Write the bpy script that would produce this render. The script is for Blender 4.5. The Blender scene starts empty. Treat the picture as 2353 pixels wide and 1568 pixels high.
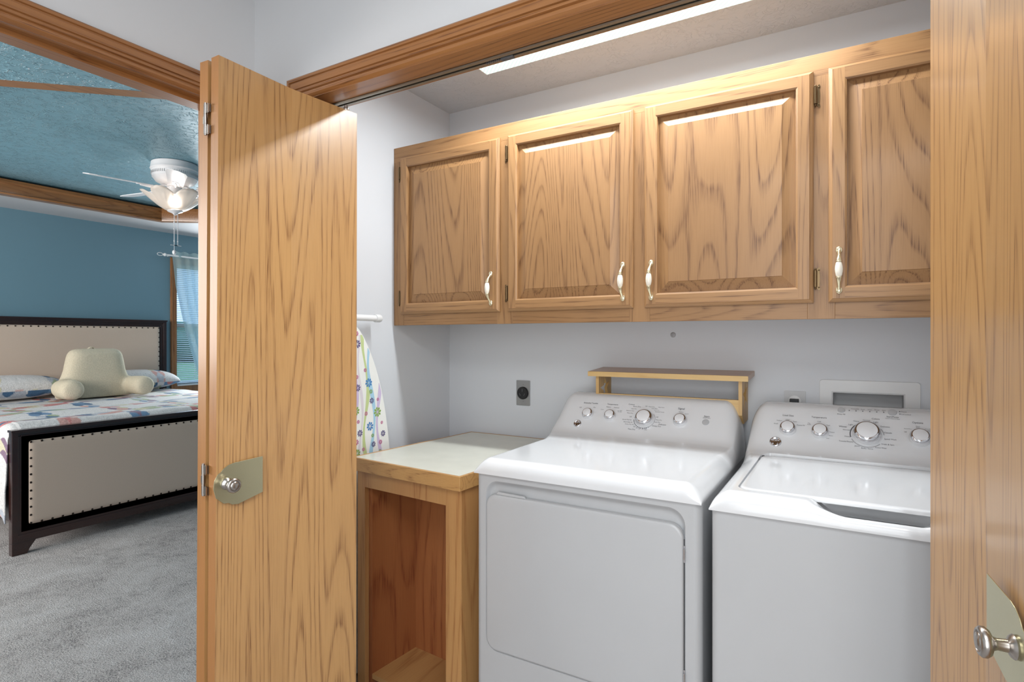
import bpy, bmesh, math, random
from math import sin, cos, pi, radians, sqrt
from mathutils import Vector, Matrix
from mathutils.geometry import tessellate_polygon

S = bpy.context.scene
COL = S.collection

# ---------------------------------------------------------------- camera
F, YAW, HY, CX, HC = 1309.0, radians(30.57), 778.0, 1176.5, 1.33
cam_d = bpy.data.cameras.new('camera')
cam = bpy.data.objects.new('camera', cam_d)
COL.objects.link(cam)
cam.location = (0, 0, HC)
cam.rotation_euler = (pi / 2, 0, YAW)
cam_d.sensor_width = 36
cam_d.lens = 36 * F / 2353
cam_d.shift_y = (HY - 784) / 2353 * -1 * -1
cam_d.clip_start = 0.02
S.camera = cam

# ---------------------------------------------------------------- exposure, world
S.view_settings.view_transform = 'Standard'
S.view_settings.look = 'None'
S.view_settings.exposure = 0.42
S.view_settings.gamma = 1.0
S.view_settings.use_curve_mapping = False
W = bpy.data.worlds.new('world')
S.world = W
W.use_nodes = True
bgn = W.node_tree.nodes['Background']
bgn.inputs['Color'].default_value = (0.42, 0.66, 1.0, 1)
bgn.inputs['Strength'].default_value = 1.6


def area(name, loc, rot, sx, sy, power, color=(1, 1, 1)):
    d = bpy.data.lights.new(name, 'AREA')
    d.shape = 'RECTANGLE'
    d.size, d.size_y = sx, sy
    d.energy = power
    d.color = color
    o = bpy.data.objects.new(name, d)
    COL.objects.link(o)
    o.location = loc
    o.rotation_euler = rot
    return o


area('hall_ceiling_fill', (0.10, -0.35, 2.395), (0, 0, 0), 1.0, 1.0, 23, (0.93, 0.98, 1))  # unseen lamp added as even fill for the hall
area('hall_end_fill', (0.15, -1.2, 1.3), (radians(90), 0, 0), 1.6, 1.7, 22, (0.92, 0.97, 1))  # added fill lamp aimed at the closet; the rear wall has no opening
area('bedroom_side_daylight', (-4.4, -1.25, 1.75), (radians(90), 0, 0), 2.8, 1.3, 112, (1, 0.965, 0.92))  # added lamp for an unseen side window; the wall there is closed
area('bedroom_window_daylight', (-6.25, 4.1, 1.45), (radians(90), 0, radians(-90)), 0.8, 1.3, 45, (0.9, 0.97, 1))
area('closet_fitting_light', (-0.63, 1.69, 2.370), (0, 0, 0), 1.18, 0.08, 17, (0.91, 0.965, 1))
bl_ = bpy.data.lights.new('fan_bulb_light', 'POINT')
bl_.energy = 58
bl_.shadow_soft_size = 0.03
bl_.color = (1, 0.94, 0.88)
bo_ = bpy.data.objects.new('fan_bulb_light', bl_)
COL.objects.link(bo_)
bo_.location = (-4.36, 2.40, 2.374)


# ---------------------------------------------------------------- materials
def lin(c):
    return tuple(((x / 255) / 12.92 if x / 255 <= 0.04045 else ((x / 255 + 0.055) / 1.055) ** 2.4) for x in c) + (1,)


class NT:
    def __init__(s, name):
        s.m = bpy.data.materials.new(name)
        s.m.use_nodes = True
        s.t = s.m.node_tree
        s.b = s.t.nodes['Principled BSDF']

    def n(s, typ, **kw):
        nd = s.t.nodes.new(typ)
        for k, v in kw.items():
            if k.startswith('i_'):
                nd.inputs[k[2:].replace('_', ' ')].default_value = v
            else:
                setattr(nd, k, v)
        return nd

    def l(s, a, b):
        s.t.links.new(a, b)

    def math(s, op, a, b=None, c=None):
        nd = s.n('ShaderNodeMath', operation=op)
        for i, v in enumerate((a, b, c)):
            if v is None:
                continue
            if isinstance(v, (int, float)):
                nd.inputs[i].default_value = v
            else:
                s.l(v, nd.inputs[i])
        return nd.outputs[0]

    def ramp(s, fac, stops, interp='LINEAR'):
        r = s.n('ShaderNodeValToRGB')
        r.color_ramp.interpolation = interp
        e = r.color_ramp.elements
        while len(e) < len(stops):
            e.new(0.5)
        for k, (p, c) in enumerate(stops):
            e[k].position = p
            e[k].color = c if len(c) == 4 else tuple(c) + (1,)
        s.l(fac, r.inputs[0])
        return r.outputs[0]

    def mix(s, fac, a, b, mode='MIX'):
        nd = s.n('ShaderNodeMix', data_type='RGBA', blend_type=mode)
        for sock, v in ((nd.inputs[0], fac), (nd.inputs[6], a), (nd.inputs[7], b)):
            if isinstance(v, (int, float)):
                sock.default_value = v
            elif isinstance(v, tuple):
                sock.default_value = v
            else:
                s.l(v, sock)
        return nd.outputs[2]

    def coords(s, scale, loc=(0, 0, 0)):
        tc = s.n('ShaderNodeTexCoord')
        mp = s.n('ShaderNodeMapping')
        mp.inputs['Scale'].default_value = scale
        mp.inputs['Location'].default_value = loc
        s.l(tc.outputs['Object'], mp.inputs['Vector'])
        return mp.outputs[0]

    def noise(s, vec, scale, detail=2.0, rough=0.5, dist=0.0):
        nd = s.n('ShaderNodeTexNoise')
        nd.inputs['Scale'].default_value = scale
        nd.inputs['Detail'].default_value = detail
        nd.inputs['Roughness'].default_value = rough
        nd.inputs['Distortion'].default_value = dist
        s.l(vec, nd.inputs['Vector'])
        return nd.outputs['Fac']

    def bump(s, h, strength, dist=0.002):
        b = s.n('ShaderNodeBump')
        b.inputs['Strength'].default_value = strength
        b.inputs['Distance'].default_value = dist
        s.l(h, b.inputs['Height'])
        s.l(b.outputs[0], s.b.inputs['Normal'])


def plain(name, rgb, rough=0.5, metal=0.0, coat=0.0, var=0.03, emis=None, es=1.0, spec=0.5, nscale=6):
    t = NT(name)
    c = lin(rgb)
    v = t.coords((1, 1, 1))
    f = t.noise(v, nscale, 3)
    d = tuple(x * (1 - var) for x in c[:3]) + (1,)
    e = tuple(min(1, x * (1 + var)) for x in c[:3]) + (1,)
    t.l(t.ramp(f, [(0.3, d), (0.7, e)]), t.b.inputs['Base Color'])
    t.b.inputs['Roughness'].default_value = rough
    t.b.inputs['Metallic'].default_value = metal
    t.b.inputs['Coat Weight'].default_value = coat
    t.b.inputs['Coat Roughness'].default_value = 0.08
    t.b.inputs['Specular IOR Level'].default_value = spec
    if emis:
        t.b.inputs['Emission Color'].default_value = lin(emis)
        t.b.inputs['Emission Strength'].default_value = es
    return t.m


def wood(name, light, dark, axis='Z', seed=0.0, rings=26.0, width=6.0, stretch=0.085, rough=0.38, coat=0.25,
         line=0.85, spread=0.25):
    """oak: contour lines of a noise field stretched along the grain, broken up by fine pores"""
    t = NT(name)
    L, D = lin(light), lin(dark)
    sc = [width] * 3
    k = 'XYZ'.index(axis)
    sc[k] = width * stretch
    v = t.coords(tuple(sc), (seed * 3.1, seed * 1.7, seed * 2.3))
    n1 = t.noise(v, 1.0, 1.0, 0.35, 0.12)
    sc2 = [width * 9] * 3
    sc2[k] = width * 1.1
    wob = t.noise(t.coords(tuple(sc2)), 1.0, 2)
    a = t.math('MULTIPLY', n1, rings)
    a = t.math('ADD', a, t.math('MULTIPLY', wob, 0.22))
    fr = t.math('FRACT', a)
    ring = t.ramp(fr, [(0.0, (0.15,) * 3), (0.35, (0, 0, 0)), (0.62, (0.08,) * 3), (0.9, (1, 1, 1)), (1.0, (0.15,) * 3)])
    sp = [420.0] * 3
    sp[k] = 9.0
    pores = t.noise(t.coords(tuple(sp)), 1.0, 2, 0.6)
    pm = t.ramp(pores, [(0.42, (0.25,) * 3), (0.62, (1, 1, 1))])
    m = t.math('MULTIPLY', ring, pm)
    fl = t.ramp(pores, [(0.5, (0, 0, 0)), (0.75, (0.20,) * 3)])
    m = t.math('MINIMUM', t.math('ADD', t.math('MULTIPLY', m, line), fl), 1.0)
    s3 = [3.0] * 3
    s3[k] = 0.8
    tone = t.noise(t.coords(tuple(s3), (seed, seed, seed)), 1.0, 3)
    mid = tuple(L[i] * (1 - spread) + D[i] * spread for i in range(3)) + (1,)
    base = t.ramp(tone, [(0.35, L), (0.68, mid)])
    col = t.mix(m, base, D)
    t.l(col, t.b.inputs['Base Color'])
    t.b.inputs['Roughness'].default_value = rough
    t.b.inputs['Coat Weight'].default_value = coat
    t.b.inputs['Coat Roughness'].default_value = 0.18
    t.bump(m, 0.12, 0.0008)
    t.m.node_tree.nodes['Bump'].invert = True
    return t.m


def plaster(name, rgb, kind='smooth', rough=0.6, strength=0.3):
    t = NT(name)
    c = lin(rgb)
    v = t.coords((1, 1, 1))
    f = t.noise(v, 1.5, 3)
    t.l(t.ramp(f, [(0.3, tuple(x * 0.97 for x in c[:3]) + (1,)), (0.7, c)]), t.b.inputs['Base Color'])
    t.b.inputs['Roughness'].default_value = rough
    if kind == 'smooth':
        h = t.noise(v, 220, 2)
        t.bump(h, 0.08, 0.001)
    else:                                    # stomped ceiling texture: short curved ridges
        w = t.noise(v, 11, 1, 0.4, 2.6)
        r = t.math('ABSOLUTE', t.math('SUBTRACT', w, 0.5))
        ridge = t.ramp(r, [(0.0, (1, 1, 1)), (0.035, (0, 0, 0))])
        gate = t.noise(v, 24, 2)
        g2 = t.ramp(gate, [(0.40, (0, 0, 0)), (0.55, (1, 1, 1))])
        w2 = t.noise(v, 17, 1, 0.4, 3.2)
        r2 = t.math('ABSOLUTE', t.math('SUBTRACT', w2, 0.47))
        ridge2 = t.math('MULTIPLY', t.ramp(r2, [(0.0, (1, 1, 1)), (0.05, (0, 0, 0))]), 0.6)
        h = t.math('MULTIPLY', t.math('MAXIMUM', ridge, ridge2), g2)
        t.bump(h, strength, 0.006)
    return t.m


M = {}
M['hall_paint'] = plaster('white_paint_hall', (214, 214, 215))
M['closet_paint'] = plaster('white_paint_closet', (213, 215, 219))
M['ceiling_white'] = plaster('textured_white_ceiling', (212, 215, 219), 'stomp', 0.7, 0.4)
M['teal_wall'] = plaster('teal_paint', (103, 136, 151), rough=0.5)
M['teal_ceiling'] = plaster('textured_teal_ceiling', (124, 165, 180), 'stomp', 0.42, 0.9)
M['grey_soffit'] = plaster('grey_white_soffit', (196, 194, 196))
M['oak_door'] = wood('oak_veneer_door', (192, 147, 94), (128, 86, 50), 'Z', 1.3, 34, 5.2, 0.055, 0.33, 0.3, 0.9)
M['oak_edge'] = wood('oak_door_edge', (164, 112, 60), (134, 86, 44), 'Z', 5.3, 8, 10, 0.05, 0.4, 0.2, 0.4)
M['oak_trim_x'] = wood('oak_trim_lengthwise', (164, 111, 64), (96, 53, 25), 'X', 2.1, 16, 9, 0.05, 0.3, 0.4, 0.8)
M['oak_trim_y'] = wood('oak_trim_crosswise', (164, 111, 64), (96, 53, 25), 'Y', 4.1, 16, 9, 0.05, 0.3, 0.4, 0.8)
M['oak_trim_z'] = wood('oak_trim_upright', (164, 111, 64), (96, 53, 25), 'Z', 4.1, 16, 9, 0.05, 0.3, 0.4, 0.8)
CL, CD = (164, 123, 80), (100, 65, 37)
M['oak_cab_z'] = wood('oak_cabinet_upright', CL, CD, 'Z', 7.7, 14, 9, 0.07, 0.46, 0.10, 0.75)
M['oak_cab_x'] = wood('oak_cabinet_lengthwise', CL, CD, 'X', 9.2, 14, 9, 0.07, 0.46, 0.10, 0.75)
for i in range(4):
    M['oak_panel%d' % i] = wood('oak_raised_panel', CL, CD, 'Z', 21.7 + 4.3 * i, (30, 40, 34, 34)[i], 4.6, (0.08, 0.11, 0.085, 0.06)[i], 0.46, 0.10, 0.95)
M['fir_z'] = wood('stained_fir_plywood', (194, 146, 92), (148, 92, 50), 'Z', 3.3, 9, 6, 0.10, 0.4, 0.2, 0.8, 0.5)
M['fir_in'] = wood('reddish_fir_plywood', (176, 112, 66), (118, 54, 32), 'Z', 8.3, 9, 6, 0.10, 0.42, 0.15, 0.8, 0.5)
M['fir_y'] = wood('fir_shelf_board', (200, 154, 98), (150, 96, 52), 'Y', 6.3, 9, 6, 0.10, 0.4, 0.2, 0.8, 0.5)
M['oak_nosing'] = wood('oak_counter_nosing', (194, 148, 92), (140, 94, 54), 'X', 3.9, 12, 12, 0.05, 0.4, 0.2, 0.7)
M['pine_x'] = wood('light_pine', (214, 180, 122), (178, 136, 80), 'X', 5.5, 8, 9, 0.06, 0.45, 0.1, 0.5)
M['pine_top'] = wood('varnished_shelf_board', (172, 132, 96), (140, 100, 70), 'X', 8.5, 8, 9, 0.06, 0.35, 0.3, 0.4)
M['pine_z'] = wood('light_pine_upright', (206, 170, 112), (160, 116, 66), 'Z', 6.5, 8, 9, 0.06, 0.45, 0.1, 0.5)
M['laminate'] = plain('cream_laminate', (214, 213, 200), 0.3, 0, 0.2, 0.05, nscale=9)
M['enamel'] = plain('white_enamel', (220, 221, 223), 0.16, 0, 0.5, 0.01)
M['enamel_shaded'] = plain('white_enamel_shaded', (182, 183, 185), 0.32, 0, 0.2, 0.01)  # same white enamel, with the shade of the upright faces in its colour
M['panel_white'] = plain('white_plastic', (224, 224, 226), 0.25, 0, 0.2, 0.01)
M['chrome'] = plain('chrome', (215, 215, 218), 0.08, 1.0, 0, 0.02)
M['nickel'] = plain('brushed_nickel', (176, 170, 164), 0.28, 1.0, 0, 0.05)
M['dull_brass'] = plain('polished_brass', (206, 200, 164), 0.24, 0.9, 0.2, 0.05)
M['pull_brass'] = plain('pale_brass_pull', (226, 214, 180), 0.22, 0.85, 0.2, 0.03)
M['porcelain'] = plain('cream_porcelain', (238, 230, 214), 0.15, 0, 0.6, 0.02)
M['bronze'] = plain('antique_bronze', (112, 92, 66), 0.35, 0.9, 0, 0.1)
M['black'] = plain('black_plastic', (22, 22, 24), 0.35)
M['ink'] = plain('dark_grey_ink', (92, 92, 96), 0.6)
M['ink_light'] = plain('light_grey_ink', (168, 168, 170), 0.5)
M['button_grey'] = plain('grey_button', (178, 178, 180), 0.35)
M['dial_skirt'] = plain('pale_dial_skirt', (206, 206, 208), 0.3)
M['steel_plate'] = plain('steel_cover_plate', (158, 158, 158), 0.35, 0.7)
M['grey_plate'] = plain('pale_cover_plate', (196, 196, 197), 0.45)
M['white_plastic'] = plain('white_box_plastic', (222, 222, 222), 0.4)
M['white_metal'] = plain('white_coated_tube', (232, 232, 232), 0.3)
M['alu'] = plain('aluminium_track', (150, 144, 132), 0.35, 0.8)
M['dark_wood'] = wood('dark_mahogany', (48, 19, 13), (14, 7, 6), 'Y', 2.2, 6, 8, 0.05, 0.25, 0.5, 0.6)
M['fan_white'] = plain('white_fan_enamel', (232, 230, 232), 0.35)
M['kerb'] = plain('grey_gasket', (90, 90, 92), 0.6)


def fabric(name, rgb, scale=500, strength=0.3, rough=0.9, var=0.06):
    t = NT(name)
    c = lin(rgb)
    v = t.coords((1, 1, 1))
    f = t.noise(v, scale, 3, 0.6)
    t.l(t.ramp(f, [(0.3, tuple(x * (1 - var * 2) for x in c[:3]) + (1,)), (0.7, c)]), t.b.inputs['Base Color'])
    t.b.inputs['Roughness'].default_value = rough
    t.b.inputs['Specular IOR Level'].default_value = 0.2
    t.bump(f, strength, 0.003)
    return t.m


M['linen'] = fabric('beige_linen', (204, 184, 168), 700, 0.15)
M['sherpa'] = fabric('cream_sherpa', (220, 208, 184), 130, 0.8, var=0.10)
M['sheet'] = fabric('white_sheet', (226, 224, 220), 300, 0.1)

t = NT('grey_carpet')
v = t.coords((1, 1, 1))
f1 = t.noise(v, 130, 3, 0.7)
f2 = t.noise(v, 3.2, 3, 0.6, 0.8)
f3 = t.noise(v, 26, 3, 0.6, 0.8)
hh = t.math('ADD', t.math('MULTIPLY', f1, 0.6), t.math('ADD', t.math('MULTIPLY', f2, 0.34), t.math('MULTIPLY', f3, 0.24)))
t.l(t.ramp(hh, [(0.42, lin((112, 108, 108))), (0.58, lin((184, 178, 176))), (0.75, lin((204, 200, 200)))]), t.b.inputs['Base Color'])
t.b.inputs['Roughness'].default_value = 1.0
t.b.inputs['Specular IOR Level'].default_value = 0.1
t.bump(hh, 0.9, 0.02)
M['carpet'] = t.m

t = NT('patchwork_quilt')
at_ = t.n('ShaderNodeVertexColor')
at_.layer_name = 'patch'
v = t.coords((1, 1, 1))
f = t.noise(v, 160, 3, 0.6)
spk = t.ramp(f, [(0.35, (0.72,) * 3), (0.6, (1, 1, 1))])
t.l(t.mix(1.0, at_.outputs[0], spk, 'MULTIPLY'), t.b.inputs['Base Color'])
t.b.inputs['Roughness'].default_value = 0.85
f2 = t.noise(v, 28, 2, 0.6)
t.bump(f2, 0.35, 0.012)
M['quilt'] = t.m

t = NT('sheer_teal_curtain')
t.b.inputs['Base Color'].default_value = lin((190, 214, 216))
t.b.inputs['Roughness'].default_value = 0.9
tr = t.n('ShaderNodeBsdfTranslucent')
tr.inputs[0].default_value = lin((196, 224, 226))
tp = t.n('ShaderNodeBsdfTransparent')
m1 = t.n('ShaderNodeMixShader')
m1.inputs[0].default_value = 0.5
m2 = t.n('ShaderNodeMixShader')
m2.inputs[0].default_value = 0.22
t.l(t.b.outputs[0], m1.inputs[1])
t.l(tr.outputs[0], m1.inputs[2])
t.l(m1.outputs[0], m2.inputs[1])
t.l(tp.outputs[0], m2.inputs[2])
t.l(m2.outputs[0], t.t.nodes['Material Output'].inputs[0])
M['sheer'] = t.m

t = NT('window_glass')
t.b.inputs['Transmission Weight'].default_value = 1.0
t.b.inputs['Roughness'].default_value = 0.0
t.b.inputs['IOR'].default_value = 1.0
t.b.inputs['Base Color'].default_value = (0.95, 0.98, 1, 1)
M['glass'] = t.m
t = NT('fluted_shade_glass')
t.b.inputs['Transmission Weight'].default_value = 0.55
t.b.inputs['Roughness'].default_value = 0.3
t.b.inputs['Base Color'].default_value = lin((250, 240, 230))
M['shade_glass'] = t.m

# lens of the fluorescent fitting: fine prisms across its length
t = NT('prismatic_lens_lit')
v = t.coords((1, 1, 1))
wv = t.n('ShaderNodeTexWave')
wv.bands_direction = 'DIAGONAL'
wv.inputs['Scale'].default_value = 34
t.l(v, wv.inputs['Vector'])
t.l(t.ramp(wv.outputs['Fac'], [(0.2, (0.52, 0.68, 0.62)), (0.8, (0.86, 0.97, 0.93))]), t.b.inputs['Emission Color'])
t.b.inputs['Emission Strength'].default_value = 0.95
t.b.inputs['Base Color'].default_value = (0.3, 0.3, 0.3, 1)
M['lens'] = t.m
M['bulb'] = plain('glowing_bulb', (255, 250, 240), 0.3, emis=(255, 246, 236), es=6)


# ---------------------------------------------------------------- builders
class MB:
    def __init__(s):
        s.v, s.f, s.mi = [], [], []
        s.smooth = False

    def add(s, verts, faces, mi=0):
        o = len(s.v)
        s.v += [tuple(p) for p in verts]
        s.f += [tuple(o + i for i in fc) for fc in faces]
        s.mi += [mi] * len(faces)
        return s

    def box(s, x0, y0, z0, x1, y1, z1, mi=0):
        x0, x1 = sorted((x0, x1)); y0, y1 = sorted((y0, y1)); z0, z1 = sorted((z0, z1))
        return s.add([(x0, y0, z0), (x1, y0, z0), (x1, y1, z0), (x0, y1, z0), (x0, y0, z1), (x1, y0, z1), (x1, y1, z1), (x0, y1, z1)],
                     [(0, 3, 2, 1), (4, 5, 6, 7), (0, 1, 5, 4), (1, 2, 6, 5), (2, 3, 7, 6), (3, 0, 4, 7)], mi)

    def hexa(s, bottom, top, mi=0):
        return s.add(list(bottom) + list(top), [(0, 3, 2, 1), (4, 5, 6, 7), (0, 1, 5, 4), (1, 2, 6, 5), (2, 3, 7, 6), (3, 0, 4, 7)], mi)

    def plate(s, outer, holes, fn, t0, t1, mi=0):
        """flat sheet with holes: outlines are (a, b) pairs, fn(a, b, t) gives the 3-D point"""
        loops = [list(outer)] + [list(h) for h in holes]
        flat = [p for L in loops for p in L]
        tris = tessellate_polygon([[Vector((a, b, 0)) for a, b in L] for L in loops])
        n = len(flat)
        vs = [fn(a, b, t0) for a, b in flat] + [fn(a, b, t1) for a, b in flat]
        fs = [tuple(t) for t in tris] + [tuple(i + n for i in reversed(t)) for t in tris]
        k = 0
        for L in loops:
            m = len(L)
            for i in range(m):
                a, b = k + i, k + (i + 1) % m
                fs.append((a, b, b + n, a + n))
            k += m
        return s.add(vs, fs, mi)

    def tube(s, pts, r, n=10, mi=0, caps=True):
        pts = [Vector(p) for p in pts]
        rs = r if isinstance(r, (list, tuple)) else [r] * len(pts)
        vs, fs = [], []
        up = None
        for i, p in enumerate(pts):
            d = (pts[min(i + 1, len(pts) - 1)] - pts[max(i - 1, 0)]).normalized()
            if up is None:
                up = d.orthogonal().normalized()
            up = (up - d * up.dot(d)).normalized()
            q = d.cross(up)
            for k in range(n):
                a = 2 * pi * k / n
                vs.append(p + (up * cos(a) + q * sin(a)) * rs[i])
        for i in range(len(pts) - 1):
            for k in range(n):
                a, b = i * n + k, i * n + (k + 1) % n
                fs.append((a, b, b + n, a + n))
        if caps:
            fs.append(tuple(reversed(range(n))))
            fs.append(tuple((len(pts) - 1) * n + k for k in range(n)))
        return s.add(vs, fs, mi)

    def lathe(s, prof, org, axis=(0, 0, 1), n=32, mi=0):
        """prof: (radius, height) pairs from one end to the other"""
        ax = Vector(axis).normalized()
        u = ax.orthogonal().normalized()
        w = ax.cross(u)
        O = Vector(org)
        vs, fs = [], []
        for r, h in prof:
            for k in range(n):
                a = 2 * pi * k / n
                vs.append(O + ax * h + (u * cos(a) + w * sin(a)) * max(r, 1e-5))
        for i in range(len(prof) - 1):
            for k in range(n):
                a, b = i * n + k, i * n + (k + 1) % n
                fs.append((a, b, b + n, a + n))
        fs.append(tuple(reversed(range(n))))
        fs.append(tuple((len(prof) - 1) * n + k for k in range(n)))
        return s.add(vs, fs, mi)

    def ball(s, c, rx, ry, rz, n=20, m=12, mi=0, p=1.0):
        vs, fs = [], []
        def sg(x, e): return math.copysign(abs(x) ** e, x)
        for i in range(m + 1):
            th = pi * i / m - pi / 2
            for k in range(n):
                a = 2 * pi * k / n
                vs.append((c[0] + rx * sg(cos(th), p) * sg(cos(a), p), c[1] + ry * sg(cos(th), p) * sg(sin(a), p), c[2] + rz * sg(sin(th), p)))
        for i in range(m):
            for k in range(n):
                a, b = i * n + k, i * n + (k + 1) % n
                fs.append((a, b, b + n, a + n))
        return s.add(vs, fs, mi)

    def sweep(s, prof, path, mi=0, caps=True):
        """prof: list of points; path: list of functions mapping (a, b) of the profile to 3-D"""
        n = len(prof)
        vs = [fn(a, b) for fn in path for a, b in prof]
        fs = []
        for i in range(len(path) - 1):
            for k in range(n):
                a, b = i * n + k, i * n + (k + 1) % n
                fs.append((a, b, b + n, a + n))
        if caps:
            fs.append(tuple(reversed(range(n))))
            fs.append(tuple((len(path) - 1) * n + k for k in range(n)))
        return s.add(vs, fs, mi)


WORLD = {}


def wpos(o):
    return WORLD.get(o.name, Vector((0, 0, 0))) if o else Vector((0, 0, 0))


def build(name, mb, mats, parent=None, origin=None, smooth=None, bevel=0, seg=2, fix=True):
    """link the collected shapes as ONE mesh object; mb is in world coordinates"""
    if origin is None:
        origin = wpos(parent) if parent else Vector((0, 0, 0))
    origin = Vector(origin)
    me = bpy.data.meshes.new(name)
    me.from_pydata([tuple(Vector(p) - origin) for p in mb.v], [], mb.f)
    if fix:
        bm = bmesh.new()
        bm.from_mesh(me)
        bmesh.ops.recalc_face_normals(bm, faces=bm.faces)
        bm.to_mesh(me)
        bm.free()
    mats = mats if isinstance(mats, (list, tuple)) else [mats]
    for m in mats:
        me.materials.append(M[m])
    for p, k in zip(me.polygons, mb.mi):
        p.material_index = k
    if smooth:
        for p in me.polygons:
            p.use_smooth = True
        me.set_sharp_from_angle(angle=radians(smooth))
    o = bpy.data.objects.new(name, me)
    COL.objects.link(o)
    if parent:
        o.parent = parent
    o.location = origin - wpos(parent)
    WORLD[o.name] = origin
    if bevel:
        b = o.modifiers.new('bevel', 'BEVEL')
        b.width = bevel
        b.segments = seg
        b.limit_method = 'ANGLE'
        b.angle_limit = radians(40)
        b.harden_normals = False
    return o


def tag(o, label=None, cat=None, group=None, kind=None):
    if label: o['label'] = label
    if cat: o['category'] = cat
    if group: o['group'] = group
    if kind: o['kind'] = kind
    return o


def thing(name, loc, label, cat, group=None, kind=None):
    o = bpy.data.objects.new(name, None)
    o.empty_display_size = 0.05
    COL.objects.link(o)
    o.location = loc
    WORLD[o.name] = Vector(loc)
    return tag(o, label, cat, group, kind)


def struct(name, mb, mats, label, cat, **kw):
    return tag(build(name, mb, mats, None, **kw), label, cat, kind='structure')


def rect(a0, b0, a1, b1):
    return [(a0, b0), (a1, b0), (a1, b1), (a0, b1)]


def rrect(a0, b0, a1, b1, r, n=6):
    out = []
    for cx, cy, s0 in ((a1 - r, b0 + r, -90), (a1 - r, b1 - r, 0), (a0 + r, b1 - r, 90), (a0 + r, b0 + r, 180)):
        for k in range(n + 1):
            a = radians(s0 + 90 * k / n)
            out.append((cx + r * cos(a), cy + r * sin(a)))
    return out


def ray(px, py):
    u = (px - CX) / F
    return Vector((-sin(YAW) + u * cos(YAW), cos(YAW) + u * sin(YAW), (HY - py) / F))


def on_plane(px, py, P, n):
    """where the line of sight measured in the photograph meets a real surface"""
    d = ray(px, py)
    C = Vector((0, 0, HC))
    k = (Vector(P) - C).dot(Vector(n)) / d.dot(Vector(n))
    return C + d * k, k


XZ = lambda a, b, t: (a, t, b)
YZ = lambda a, b, t: (t, a, b)
XY = lambda a, b, t: (a, b, t)

# ================================================================= THE SETTING
XL, YB = -1.698, 2.267            # closet left wall, back wall
YF0, YF1 = 1.146, 1.246           # closet front wall, hall face and inner face
XH0, XH1 = -1.63, -1.745          # wall between hall and bedroom
OL, OR = -1.395, 0.34             # closet opening
HEAD = 2.058
XR = 0.50
DY0, DY1 = 0.27, 1.05             # bedroom doorway
BX, BC = -6.44, 2.49              # bedroom head wall, bedroom low ceiling

m = MB(); m.box(-6.6, -1.4, -0.05, 1.4, 4.9, 0.0)
struct('floor', m, 'carpet', 'grey cut-pile carpet running from the hall into the bedroom', 'floor')
m = MB(); m.box(XL - 0.02, YF1, 2.44, XR + 0.1, YB + 0.1, 2.52)
struct('ceiling_laundry', m, 'ceiling_white', 'white stomped-texture ceiling of the laundry closet', 'ceiling')
m = MB(); m.box(XH1 - 0.0, -1.3, 2.408, 1.3, YF0 + 0.02, 2.50)
struct('ceiling_hall', m, 'ceiling_white', 'white hall ceiling glimpsed above the corner', 'ceiling')

m = MB(); m.plate(rect(XH1, 0, 1.3, 2.52), [rect(OL, 0.0005, OR, HEAD)], XZ, YF0, YF1)
struct('wall_closet_front', m, 'hall_paint', 'white wall above the oak laundry closet opening', 'wall')
m = MB(); m.plate(rect(-1.3, 0, YF0, 2.52), [rect(DY0, 0.0005, DY1, HEAD)], YZ, XH1, XH0)
struct('wall_hall_left', m, 'hall_paint', 'white hall wall around the bedroom doorway', 'wall')
m = MB(); m.box(XL - 0.02, YB, 0, XR + 0.1, YB + 0.1, 2.52)
struct('wall_closet_back', m, 'closet_paint', 'white back wall of the laundry closet', 'wall')
m = MB(); m.box(XL - 0.12, YF1, 0, XL, YB + 0.1, 2.52)
struct('wall_closet_left', m, 'closet_paint', 'white left wall of the laundry closet', 'wall')
m = MB(); m.box(XR, YF1, 0, XR + 0.1, YB, 2.52)
struct('wall_closet_right', m, 'closet_paint', 'white right wall of the laundry closet', 'wall')
m = MB(); m.box(1.2, -1.3, 0, 1.3, YF0, 2.5)
struct('wall_hall_right', m, 'hall_paint', 'white right wall of the hall', 'wall')
m = MB(); m.box(XH1, -1.4, 0, 1.3, -1.3, 2.5)
struct('wall_hall_rear', m, 'hall_paint', 'white wall at the rear of the hall', 'wall')
# bedroom
WY0, WY1, WZ0, WZ1 = 3.555, 4.40, 0.80, 2.16
m = MB(); m.plate(rect(-1.4, 0, 4.9, 2.75), [rect(WY0, WZ0, WY1, WZ1)], YZ, BX - 0.12, BX)
struct('wall_bedroom_head', m, 'teal_wall', 'teal bedroom wall behind the headboard', 'wall')
m = MB(); m.box(BX, 4.8, 0, XH1, 4.9, 2.75)
struct('wall_bedroom_right', m, 'teal_wall', 'teal bedroom side wall beyond the window', 'wall')
m = MB(); m.box(BX, -1.4, 0, XH1, -1.3, 2.75)
struct('wall_bedroom_left', m, 'teal_wall', 'teal bedroom side wall left of the bed', 'wall')
m = MB(); m.box(XH1 - 0.1, YF0, 0, XL - 0.12, 4.9, 2.75); m.box(XH1, YF0, 2.52, XH0, 4.9, 2.75)
struct('wall_bedroom_near', m, 'teal_wall', 'teal bedroom wall on the closet side', 'wall')
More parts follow.
